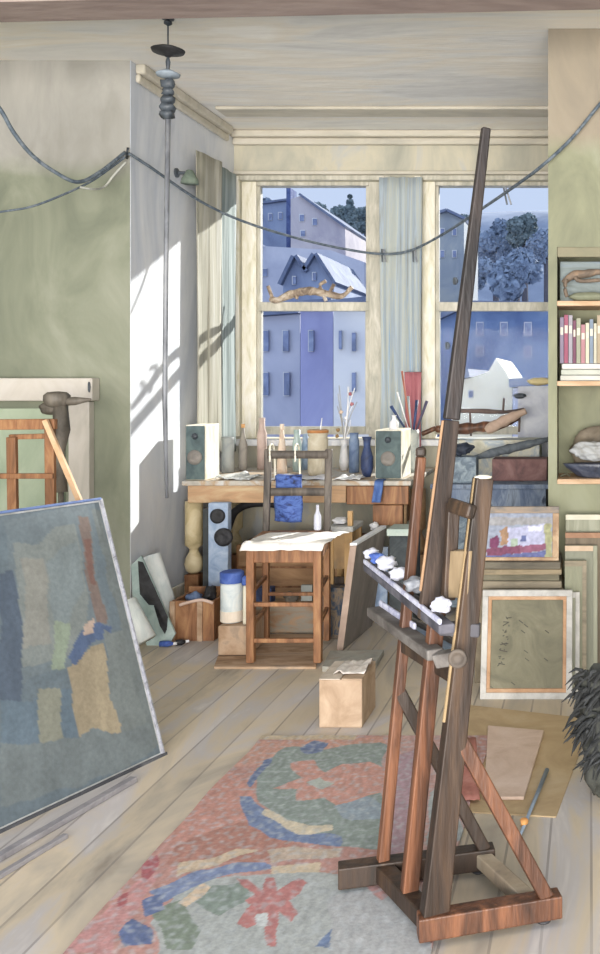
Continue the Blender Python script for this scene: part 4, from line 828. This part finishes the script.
# low cabinet carrying the pile
kx0, kx1, ky = PX(474, 4.68), -.13, 4.7
ct_ = PZ(588, ky)
tag(B().box((kx0, ky, 0), (kx1, ky+.27, ct_)).obj('low_cabinet', M('umber_cabinet', ['#6d614b', '#857860', '#948a72'], 5), bevel=.004), 'low umber cabinet behind the large canvas, carrying the pile of boards', 'cabinet')
zz = ct_+.001
pm = [M('olive_grey_panel', ['#57523f', '#6b6550', '#7f7861'], 5, (.5, 1, 3)), M('cream_tan_panel', ['#7d6d50', '#938263', '#6c624d'], 5, (.5, 1, 3)), M('dark_umber_panel', ['#4c473c', '#625b4c', '#756e5c'], 5, (.5, 1, 3)), M('taupe_panel', ['#6f6552', '#857a64', '#92866f'], 5, (.5, 1, 3))]
for k, (m, hgt, lb, dx) in enumerate(((pm[3], .036, 'taupe painting panel at the bottom of the pile on the low cabinet', 0), (pm[0], .030, 'olive grey painting panel, second from the bottom of the pile', .012), (pm[1], .026, 'cream and tan painting panel, second from the top of the pile', .0), (pm[2], .034, 'dark umber painting panel on top of the pile, under the small framed painting', .006))):
    tag(B().box((kx0+.01+dx, ky-.02+dx, zz), (kx1-.01-dx, ky+.26, zz+hgt)).obj('painting_panel', m, bevel=.003), lb, 'panel', 'panels piled on the low cabinet'); zz += hgt+.001
# small framed painting
X0s, X1s = PX(477, ky), PX(558.5, ky); zf0 = zz; zf1 = PZ(507, ky+.08); ys = ky+.02; ln = .07
r = thing('small_painting', 'small framed painting in lilac and maroon standing on the pile of panels', 'painting', ((X0s+X1s)/2, ys, zf0))
def sp(x, z, off=0): return (x, ys+ln*(z-zf0)/(zf1-zf0)-off, z)
fw = .032
frm = [M('grey_lilac_frame', ['#777b8a', '#8f919b'], 8), M('sand_frame', ['#927355', '#ab8b68', '#bfa582'], 8)]
B().hexa([sp(X0s, zf1-fw), sp(X1s, zf1-fw), sp(X1s, zf1), sp(X0s, zf1)], (0, .02, 0)).obj('frame_rail', M('warm_grey_frame', ['#736f6d', '#8f8070', '#a08a75'], 8, (.6, 1, 3)), r, bevel=.003)
B().hexa([sp(X0s, zf0), sp(X1s, zf0), sp(X1s, zf0+fw*.5), sp(X0s, zf0+fw*.5)], (0, .02, 0)).obj('frame_rail', frm[1], r, bevel=.003)
B().hexa([sp(X0s, zf0+fw*.5), sp(X0s+fw*.6, zf0+fw*.5), sp(X0s+fw*.6, zf1-fw), sp(X0s, zf1-fw)], (0, .02, 0)).obj('frame_rail', frm[0], r, bevel=.003)
B().hexa([sp(X1s-fw, zf0+fw*.5), sp(X1s, zf0+fw*.5), sp(X1s, zf1-fw), sp(X1s-fw, zf1-fw)], (0, .02, 0)).obj('frame_rail', frm[1], r, bevel=.003)
spoly = [([(400, 400), (700, 400), (700, 700), (400, 700)], '#8a93a6'), ([(480, 517), (552, 517), (552, 524), (480, 526)], '#8f8f92'), ([(500, 530), (508, 526), (508, 545), (501, 546)], '#98775a'), ([(508, 528), (545, 524), (546, 548), (508, 548)], '#a5a8c6'), ([(528, 527), (543, 526), (542, 531), (528, 532)], '#c9cbdd'),
         ([(544, 524), (552, 524), (552, 560), (546, 558)], '#95966f'), ([(510, 540), (518, 538), (518, 546), (511, 547)], '#93a492'), ([(490, 538), (497, 535), (500, 542), (496, 550), (490, 548)], '#70365a'), ([(486, 549), (520, 545), (520, 553), (487, 556)], '#743f5a'), ([(520, 546), (546, 544), (546, 550), (520, 553)], '#86506a'), ([(486, 556), (546, 551), (546, 560), (486, 561)], '#596090'), ([(521, 536), (526, 535), (526, 541), (521, 542)], '#55608f')]
spoly = [(p, lin(c)) for p, c in spoly]
def spc(v):
    x, y = proj(v); x += noise.noise(v*30)*1.5; y += noise.noise(v*30+Vector((4, 4, 4)))*1.5; c = spoly[0][1]
    for p, cc in spoly:
        if inpoly(x, y, p): c = cc
    j = 1+.3*noise.noise(v*60); return (c[0]*j, c[1]*j, c[2]*j, 1)
B().grid(lambda u, v: Vector(sp(X0s+fw*.6+(X1s-X0s-fw*1.6)*u, zf0+fw*.5+(zf1-zf0-fw*1.5)*v, -.008)), 60, 44).obj('painted_face', MATS['painting_surface'], r, colfn=spc)
qb = B().hexa([sp(X0s+.005, zf0+.005, -.022), sp(X1s-.005, zf0+.005, -.022), sp(X1s-.005, zf1-.005, -.022), sp(X0s+.005, zf1-.005, -.022)], (0, .004, 0)).obj('backing', pm[2], r)
# canvases leaning on the right wall
cm = [M('sage_canvas', ['#72745e', '#84856c', '#92937d'], 4, (3, 1, .4)), M('pale_sage_canvas', ['#838570', '#959680', '#a5a594'], 4, (3, 1, .4)), M('umber_canvas', ['#5f5544', '#746652', '#857862'], 4, (3, 1, .4)), M('grey_sage_canvas', ['#797b69', '#8a8b78'], 4, (3, 1, .4))]
for k, (px1, pyt, m, lb) in enumerate(((579, 592, cm[1], 'pale sage canvas leaning directly behind the large canvas back'), (586, 560, cm[0], 'sage canvas third from the front of the leaning row'), (597, 545, cm[3], 'grey sage canvas fourth from the front of the leaning row'), (640, 532, cm[2], 'umber canvas with brown stretcher second from the wall'), (660, 514, cm[1], 'tallest pale sage canvas leaning against the right wall'))):
    y = yc+.085+k*.062; x0 = -.125; x1 = PX(px1, y); zt_ = PZ(pyt, y+.1); y = max(y, 4.57)
    r = thing('leaning_canvas', lb, 'canvas', ((x0+x1)/2, y, 0), 'canvases leaning at the right wall')
    qslab(B(), x0, x1, y, 0, zt_, .085, .022).obj('canvas_face', m, r, bevel=.002)
    qslab(B(), x1-.018, x1+.002, y-.006, .002, zt_, .085, .005).obj('stretcher_edge', [edge, pm[3], cm[1], pm[2], edge][k], r)
    qslab(B(), x0, x1-.019, y+.085-.024/zt_*.085-.008, zt_-.026, zt_-.001, .005, .006).obj('top_bar', [edge, pm[3], M('sand_bar', ['#b59a7c', '#c7ae92'], 6), M('rust_bar', ['#8d6549', '#a47a5a'], 6), M('ivory_bar', ['#bdb9a2', '#cfcbb8'], 6)][k], r)

# ================= SHELVES IN THE RIGHT WALL =================
sh = M('shelf_orange_edge', ['#b08d66', '#c5a07a', '#d2b08c'], 6, (.5, 3, 3))
shz = []
for py in (301, 381, 479):
    z = PZ(py, YR); shz.append(z)
    t = tag(B().box((nx0+.001, YR-.012, z-.026), (nx1-.001, YR+.318, z)).obj('shelf_board', sh, bevel=.003), {301: 'orange-edged shelf board, topmost in the right wall', 381: 'orange-edged shelf board under the books in the right wall', 479: 'orange-edged shelf board, lowest, under the dark dish'}[py], 'shelf', 'shelf boards in the right wall')
tag(B().box((nx0+.002, YR-.004, PZ(257, YR)), (nx1-.002, YR+.03, nz1-.001)).obj('shelf_valance', M('umber_green_band', ['#7c7a60', '#8d8468'], 5), bevel=.003), 'brown-green board closing the top of the shelf recess', 'board')
# top shelf: blue-grey box with driftwood on it
tag(B().box((nx0+.012, YR+.10, shz[0]+.001), (.5, YR+.30, PZ(259, YR))).obj('blue_grey_box', M('blue_grey_box', ['#6f7a78', '#838f90', '#7f8f9c'], 5, (.5, 1, 3)), bevel=.006), 'blue-grey box at the back of the top shelf', 'box')
branch('brown driftwood piece lying on the top shelf in the right wall', [(563, 283, YR+.05), (572, 276, YR+.05), (585, 274, YR+.05), (600, 272, YR+.05), (625, 274, YR+.05)], .022, M('brown_bark', ['#5d5145', '#7d6a58', '#a0805f'], 9), extra=[[(566, 279, YR+.0), (565, 289, YR-.0), (567, 297, YR-.0)], [(575, 277, YR+.0), (580, 281, YR+.0), (600, 280, YR+.0)]])
tag(B().blob((PX(590, YR), YR+.05, shz[0]+.024), (.12, .04, .026), .15, 2, 3, 31, True).obj('sage_bundle', M('sage_bundle', ['#74785f', '#868a70'], 6), smooth=True), 'sage bundle under the driftwood on the top shelf', 'bundle')
# books on papers
zpp = shz[1]
for k in range(3):
    tag(B().box((nx0+.016+.004*k, YR+.02+.004*k, zpp+.001), (.42-.02*k, YR+.27, zpp+.030)).obj('paper_stack', M('stack_white_%d' % k, [['#b3b3aa', '#cfcdc6'], ['#a9ada2', '#c0c4b6'], ['#c3bfbc', '#d8d6d2']][k], 5, (.5, 1, 4)), bevel=.006), ['white paper bundle at the bottom under the books', 'pale green-white paper bundle between the two white ones under the books', 'white paper bundle directly under the books'][k], 'paper', 'paper bundles on the book shelf'); zpp += .031
bc = [('mauve', ['#7a6e86', '#8d8296']), ('crimson', ['#8f4660', '#a65a72']), ('grey-lilac', ['#8f8a96', '#a5a1aa']), ('plum', ['#6c3f56', '#84516a']), ('sage', ['#8e917c', '#a1a38e']), ('rose', ['#a4717a', '#b6868c']), ('cream', ['#bdb89f', '#cdc8b4']), ('steel blue', ['#6f7f93', '#8493a6']), ('ivory', ['#b5b09a', '#c6c2ae']), ('tan', ['#9f8f74', '#b19f86']), ('slate', ['#5d6278', '#70768c']), ('olive', ['#84876c', '#969a80'])]
bxp = nx0+.014; rnd = random.Random(5)
for k, (nm, cc) in enumerate(bc):
    wd = rnd.uniform(.016, .023); hg = rnd.uniform(.2, .262)
    r = thing('book', '%s book standing upright on the paper bundles, right wall shelf' % nm, 'book', (bxp+wd/2, YR+.1, zpp), 'books upright on the shelf')
    bm_ = M('book_'+nm, cc, 9, (1, 1, .4))
    B().box((bxp, YR+.04, zpp+.001), (bxp+wd, YR+.2, zpp+hg)).obj('cover', bm_, r, bevel=.002)
    B().box((bxp+.003, YR+.036, zpp+hg*.62), (bxp+wd-.003, YR+.0399, zpp+hg*.78)).obj('spine_label', M('book_label', ['#c9c2ae', '#d8d2c2'], 9), r)
    bxp += wd+.002
# lowest shelf: folded cloths and dark dish
tag(B().blob((.10, YR+.23, shz[2]+.125), (.21, .055, .145), .1, 2.5, 4, 41, True).obj('brown_bundle', M('umber_cloth', ['#5f5648', '#746856', '#867a68'], 6), smooth=True), 'umber brown cloth bundle at the back of the lowest shelf', 'cloth')
tag(B().blob((.045, YR+.075, shz[2]+.14), (.15, .035, .05), .2, 2.5, 4, 43).obj('grey_cloth', M('grey_white_cloth', ['#85847e', '#a1a4a6', '#b9bcc0'], 8), smooth=True), 'grey-white folded cloth lying over the dark dish', 'cloth')
tag(B().lathe((.06, YR+.075, shz[2]+.001), [(.10, 0), (.13, .01), (.19, .055), (.205, .075), (.19, .072), (.12, .03)], 36).obj('dark_dish', M('ink_blue_dish', ['#2c3242', '#3f4658', '#5b6070'], 9, rough=.35), smooth=True), 'ink-dark shallow dish on the lowest shelf in the right wall', 'dish')
bpy.data.objects['dark_dish'].scale = (1, .33, 1)
tag(B().tube([P(560, 477.5, YR-.002)+Vector((0, .02, .004)), P(566, 475, YR+.01)+Vector((0, .02, .004)), P(570, 477, YR)+Vector((0, .02, .004))], .006, 8).obj('key_ring', M('olive_dark', ['#3c3a26', '#4a4834'], 9)), 'small dark keys lying at the edge of the lowest shelf', 'keys')

# ================= EASEL =================
fdir = Vector((.89, .45, 0)).normalized(); tdir = Vector((-.45, .89, 0)).normalized()
E2 = F(425, 944); E2b = F(560, 921); E1 = F(338, 893); E1b = F(494, 872)
r = thing('studio_easel', 'tall brown wooden H-frame easel with dark mast standing on the rug', 'easel', (E2+E2b+E1+E1b)/4)
hb = Vector((0, 0, .035))
up = Vector((0, 0, 1)); z_b = Vector((0, 0, .016))
def eb(name, a, b, w, d, m, side=None, w2=None, d2=None, bv=.004):
    return B().beam(a, b, w, d, side or tdir, w2, d2).obj(name, m, r, bevel=bv)
eb('foot_bar', E2+hb+z_b-fdir*.02, E2b+hb+z_b, .055, .062, wood_red)
eb('foot_bar', E1+hb+z_b, E1b+hb+z_b, .055, .062, wood_brown)
# crosswise bars
A0 = P(381, 876, 2.84); A0.z = .07
cA_ = F(382, 893)+hb+z_b
pC = E2+hb+z_b+fdir*.02; pA = E1+(E1b-E1)*.27+hb+z_b
eb('cross_bar', pA+Vector((0, 0, .0)), pC, .05, .05, wood_brown, fdir)
pC2 = E2b+hb+z_b-fdir*.07; pA2 = E1b+hb+z_b-fdir*.04
eb('cross_bar', pA2, pC2, .045, .04, M('greyed_wood', ['#7a6c5c', '#96866f', '#a89a84'], 6), fdir)
for k, (p_, pp) in enumerate(((E2, 0), (E2b, 0), (E1, 0), (E1b, 0))):
    inw = fdir*(.03 if k % 2 == 0 else -.05)
    B().lathe(p_+inw+Vector((0, 0, .0135)), [(.02, 0), (.022, .005), (.012, .008)], 12).obj('castor', black, r, smooth=True)
# uprights
Ct = P(483, 478, 2.58); Cb = pC+Vector((0, 0, .0)); At = P(419, 457, 2.98); Ab = pA
Ct.y = Cb.y+(Ct.x-Cb.x)*.5; Ct = P(483, 478, Ct.y); Ct = P(483, 478, Cb.y+(Ct.x-Cb.x)*.5)
At = P(421, 457, Ab.y+.06)
upC = eb('upright', Cb+Vector((0, 0, -.02)), Ct, .045, .072, wood_brown, tdir, .04, .05)
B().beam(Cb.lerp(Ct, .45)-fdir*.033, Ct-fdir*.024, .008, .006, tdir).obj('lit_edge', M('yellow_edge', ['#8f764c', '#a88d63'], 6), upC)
B().lathe(Ct+Vector((0, 0, .0)), [(.024, 0), (.025, .004), (.012, .008)], 12).obj('end_cap', cream, upC, smooth=True)
upA = eb('upright', Ab+Vector((0, 0, -.02)), At, .034, .034, wood_red, tdir, .03, .026)
B().box(At-Vector((.015, .015, .0)), At+Vector((.015, .015, .03))).obj('end_cap', wood_brown, upA, bevel=.008)
# mast and its socket
pm0 = (pA+pC)/2+Vector((0, 0, .0)); pm0 = pm0.lerp(pC, .12)
Mt = P(486, 128, pm0.y+.12)
mlow = P(431, 590, pm0.y+.03)
foot = Vector(pm0)
midp = P(438, 655, pm0.y+.02)
eb('centre_upright', foot, midp+Vector((0, 0, .15)), .036, .046, wood_red, tdir, .036, .042)
B().beam(mlow-(Mt-mlow).normalized()*.08, mlow.lerp(Mt, .36), .028, .056, tdir, .026, .044).obj('mast_lower', M('mast_umber', ['#1f1713', '#31251e', '#47372c'], 6, (3, 3, .5)), r, bevel=.004)
mast = B()
K = 16
for k in range(K):   # slightly hand-worn width
    pass
B().beam(mlow.lerp(Mt, .361), Mt, .028, .046, tdir, .024, .026).obj('mast', wood_dark, r, bevel=.005)
fr1 = (Mt-mlow).normalized()
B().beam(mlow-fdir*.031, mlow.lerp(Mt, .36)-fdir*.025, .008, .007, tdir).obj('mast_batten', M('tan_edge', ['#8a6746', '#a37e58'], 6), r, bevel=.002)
for k in (.52, .66):
    q = mlow.lerp(Mt, k); B().lathe(q-fdir*.03, [(.004, 0), (.011, .005), (.011, .012)], 10, -fdir).obj('bolt', dkmetal, r)
# second slide behind (arch-topped stay)
sA = P(458, 498, pm0.y-.04); 
B().beam(P(448, 600, pm0.y-.02), P(453, 503, pm0.y-.0), .03, .035, tdir).obj('stay', wood_brown, r, bevel=.004)
B().beam(P(451, 505, pm0.y), P(472, 512, pm0.y-.1), .03, .04, tdir).obj('stay_head', wood_brown, r, bevel=.008)
B().hexa([P(450, 551, pm0.y-.03), P(470, 551, pm0.y-.1), P(467, 598, pm0.y-.1), P(447, 598, pm0.y-.03)], (.02, .03, 0)).obj('slide_block', M('tan_block', ['#86704f', '#9c8562'], 5, (2, 2, .5)), r, bevel=.003)
# braces to the rear
Cm = Cb.lerp(Ct, .43); Am = Ab.lerp(At, .43)
eb('brace', Cm, E2b+hb+Vector((0, 0, .04))-fdir*.04, .03, .038, wood_red)
eb('brace', Am, E1b+hb+Vector((0, 0, .04))-fdir*.03, .03, .036, wood_brown)
eb('corner_brace', pA+Vector((0, 0, -.01))+fdir*.05, E2+hb+fdir*.02+Vector((0, 0, -.005))+tdir*.03, .03, .03, wood_red, fdir)
eb('cross_rail', Ab.lerp(At, .55), Cb.lerp(Ct, .55), .03, .06, wood_brown, fdir)
# trays
greyw = M('tray_grey', ['#3f3a36', '#59534e', '#75706b'], 6, (1, 1, 1))
lil = M('paint_crusted_lilac', ['#8d90b0', '#b4b6cc', '#d3d5e2'], 18, (1, 1, 1))
T1a = P(376, 562, 3.42); T1b = P(462, 628, 2.53)
fo = -fdir*.03
Tz = (T1a.z+T1b.z)/2
T1a = P(378, 566, (EYE-Tz)*FL/(566-CY)); T1b = P(458, 628, (EYE-Tz)*FL/(628-CY))
td = (T1b-T1a).normalized(); tn = Vector((td.y, -td.x, 0))
eb('upper_tray', T1a+fo, T1b+fo, .045, .026, M('tray_slate', ['#37363f', '#4e4d57', '#6a6871'], 6), tn, bv=.005)
eb('tray_lip', T1a+fo+Vector((0, 0, .021))+tn*.018, T1b+fo+Vector((0, 0, .021))+tn*.018, .010, .016, lil, tn)
Tz2 = PZ(655, 2.6)
T2a = P(374, 611, (EYE-Tz2)*FL/(611-CY)); T2b = P(436, 655, (EYE-Tz2)*FL/(655-CY))
eb('lower_tray', T2a, T2b, .05, .03, greyw, tn, bv=.005)
eb('tray_lip', T2a+Vector((0, 0, .024))-tn*.02, T2a.lerp(T2b, .6)+Vector((0, 0, .024))-tn*.02, .01, .02, lil, tn)
off = tn*-.11 if (tn.y < 0) else tn*.11
T3a = P(392, 612, (EYE-Tz2)*FL/(612-CY)); T3b = P(456, 645, (EYE-Tz2)*FL/(645-CY))
eb('tray_back_rail', T3a, T3b, .014, .03, greyw, tn)
B().hexa([T2a+td*.03+Vector((0, 0, .0)), T2b-td*.03, T3b, T3a], (0, 0, -.008)).obj('tray_floor', M('tray_steel_blue', ['#6f86a6', '#8aa0bb', '#9fb0c4'], 7), r)
eb('tray_bracket', P(436, 660, T2b.y), P(466, 655, Cb.y+.03), .03, .04, greyw, td)
eb('tray_bracket', P(440, 628, T1b.y+.06), P(480, 630, Cb.y+.04), .03, .036, M('tray_dark', ['#3b3a40', '#4e4c52'], 6), td)
pk = Cb.lerp(Ct, .50)
kx = P(458, 658, pk.y-.07)
B().lathe(kx, [(.010, -.02), (.022, 0), (.026, .006), (.024, .012), (.016, .012), (.013, .004), (.003, .004)], 20, (0, -1, 0)).obj('clamp_knob', M('brass_grey', ['#463d35', '#61564b'], 8), r, smooth=True)
# paint rags and lumps on the tray (each a thing)
def lump(label, px, py, tr_, rad, m, s_, name='paint_rag'):
    t = T1a+fo+(T1b-T1a)*tr_; tag(B().blob((t.x, t.y, Tz+.03+rad*.95), (rad*1.2, rad, rad*.8), .3, 2, 3, s_).obj(name, m, smooth=True), label, 'rag', 'rags on the easel tray')
lump('white rag at the far end of the easel tray', 0, 0, .03, .022, MATS['lilac_white'], 3)
lump('blue rag next to the white one at the far end of the easel tray', 0, 0, .13, .022, blue, 4)
lump('round white rag on the middle of the easel tray', 0, 0, .27, .028, M('lilac_white', []), 5)
lump('small white rag beyond the grey one on the easel tray', 0, 0, .45, .024, M('lilac_white', []), 6)
lump('grey rag on the near half of the easel tray', 0, 0, .66, .028, metal, 7)
lump('white rag at the near end of the easel tray beside the upright', 0, 0, .94, .024, MATS['lilac_white'], 8)

# ================= DARK SHAGGY COAT AT THE RIGHT EDGE =================
r = thing('shaggy_coat', 'dark shaggy coat heaped at the right edge beside the stacked canvases', 'coat', (.15, 3.4, 0))
dk = M('coat_dark', ['#1f2122', '#2c2e2f', '#3d4043'], 14, (2, 2, .5), .9)
Yk = 3.38
b = B()
b.blob((PX(604, Yk), Yk+.02, PZ(742, Yk)), (.075, .09, .20), .25, 3, 4, 51); b.blob((PX(612, Yk), Yk+.05, PZ(702, Yk)), (.13, .12, .13), .3, 3, 4, 52); b.blob((PX(615, Yk), Yk+.05, .10), (.09, .1, .12), .2, 3, 4, 53)
b.obj('coat_body', M('coat_olive_black', ['#303230', '#454741', '#55574f'], 6, (1, 1, .5), .9), r, smooth=True)
rnd = random.Random(2); b = B()
for k in range(150):
    px = rnd.uniform(579, 612); py = rnd.uniform(668, 765); q = P(px, py, Yk-.07+rnd.uniform(-.02, .05)); d = Vector((rnd.uniform(-.075, -.01), rnd.uniform(-.03, .01), rnd.uniform(-.09, .0)))
    if px < 590 and py > 735: continue
    b.tube([q, q+d*.5+Vector((0, 0, .01)), q+d], [.006, .006, .001], 5)
b.obj('fur_strands', dk, r)
bpy.context.view_layer.update()

# ================= LIGHT, SKY, CAMERA =================
sun = bpy.data.lights.new('sun', 'SUN'); sun.energy = 8.0; sun.angle = math.radians(1.0); sun.color = (1.0, .95, .86)
so = bpy.data.objects.new('sun', sun); C.objects.link(so)
sd = Vector((-.46, -.89, -math.tan(math.radians(24)))); so.rotation_euler = sd.to_track_quat('-Z', 'Y').to_euler(); so.location = (3, 12, 8)
def area(name, loc, look, sx, sy, e, col):
    l = bpy.data.lights.new(name, 'AREA'); l.shape = 'RECTANGLE'; l.size = sx; l.size_y = sy; l.energy = e; l.color = col
    o = bpy.data.objects.new(name, l); C.objects.link(o); o.location = loc; o.rotation_euler = (Vector(look)-Vector(loc)).to_track_quat('-Z', 'Y').to_euler(); return o
area('rear_fill_light', (-.2, -3.6, 1.2), (-.8, 4.5, 2.9), 6.0, 2.6, 960, (1, .94, .85))  # added soft fill behind the camera; no window is built there
W = bpy.data.worlds.new('sky'); S.world = W; W.use_nodes = True
N = W.node_tree.nodes; L = W.node_tree.links; N.clear()
out = N.new('ShaderNodeOutputWorld'); bg = N.new('ShaderNodeBackground'); L.new(bg.outputs[0], out.inputs[0])
tc = N.new('ShaderNodeTexCoord'); sx = N.new('ShaderNodeSeparateXYZ'); L.new(tc.outputs['Generated'], sx.inputs[0])
rp = N.new('ShaderNodeValToRGB'); e = rp.color_ramp.elements
e[0].position = .0; e[0].color = lin('#c6d3ec'); e[1].position = .5; e[1].color = lin('#b4c8ea')
L.new(sx.outputs[2], rp.inputs[0])
mr = N.new('ShaderNodeMapRange'); mr.inputs[1].default_value = .3; mr.inputs[2].default_value = -.8; mr.inputs[3].default_value = 1.0; mr.inputs[4].default_value = 1.9; L.new(sx.outputs[1], mr.inputs[0])
L.new(rp.outputs[0], bg.inputs[0]); L.new(mr.outputs[0], bg.inputs[1])
cam = bpy.data.cameras.new('camera'); co = bpy.data.objects.new('camera', cam); C.objects.link(co)
co.location = (0, 0, EYE); co.rotation_euler = (math.pi/2, 0, 0)
cam.sensor_fit = 'VERTICAL'; cam.sensor_height = 36; cam.lens = 36*FL/954
cam.shift_x = -(CX-300)/954; cam.shift_y = -(477-CY)/954
cam.clip_end = 400
S.camera = co
S.view_settings.view_transform = 'Standard'; S.view_settings.look = 'None'; S.view_settings.exposure = 0.2; S.view_settings.gamma = 1.0
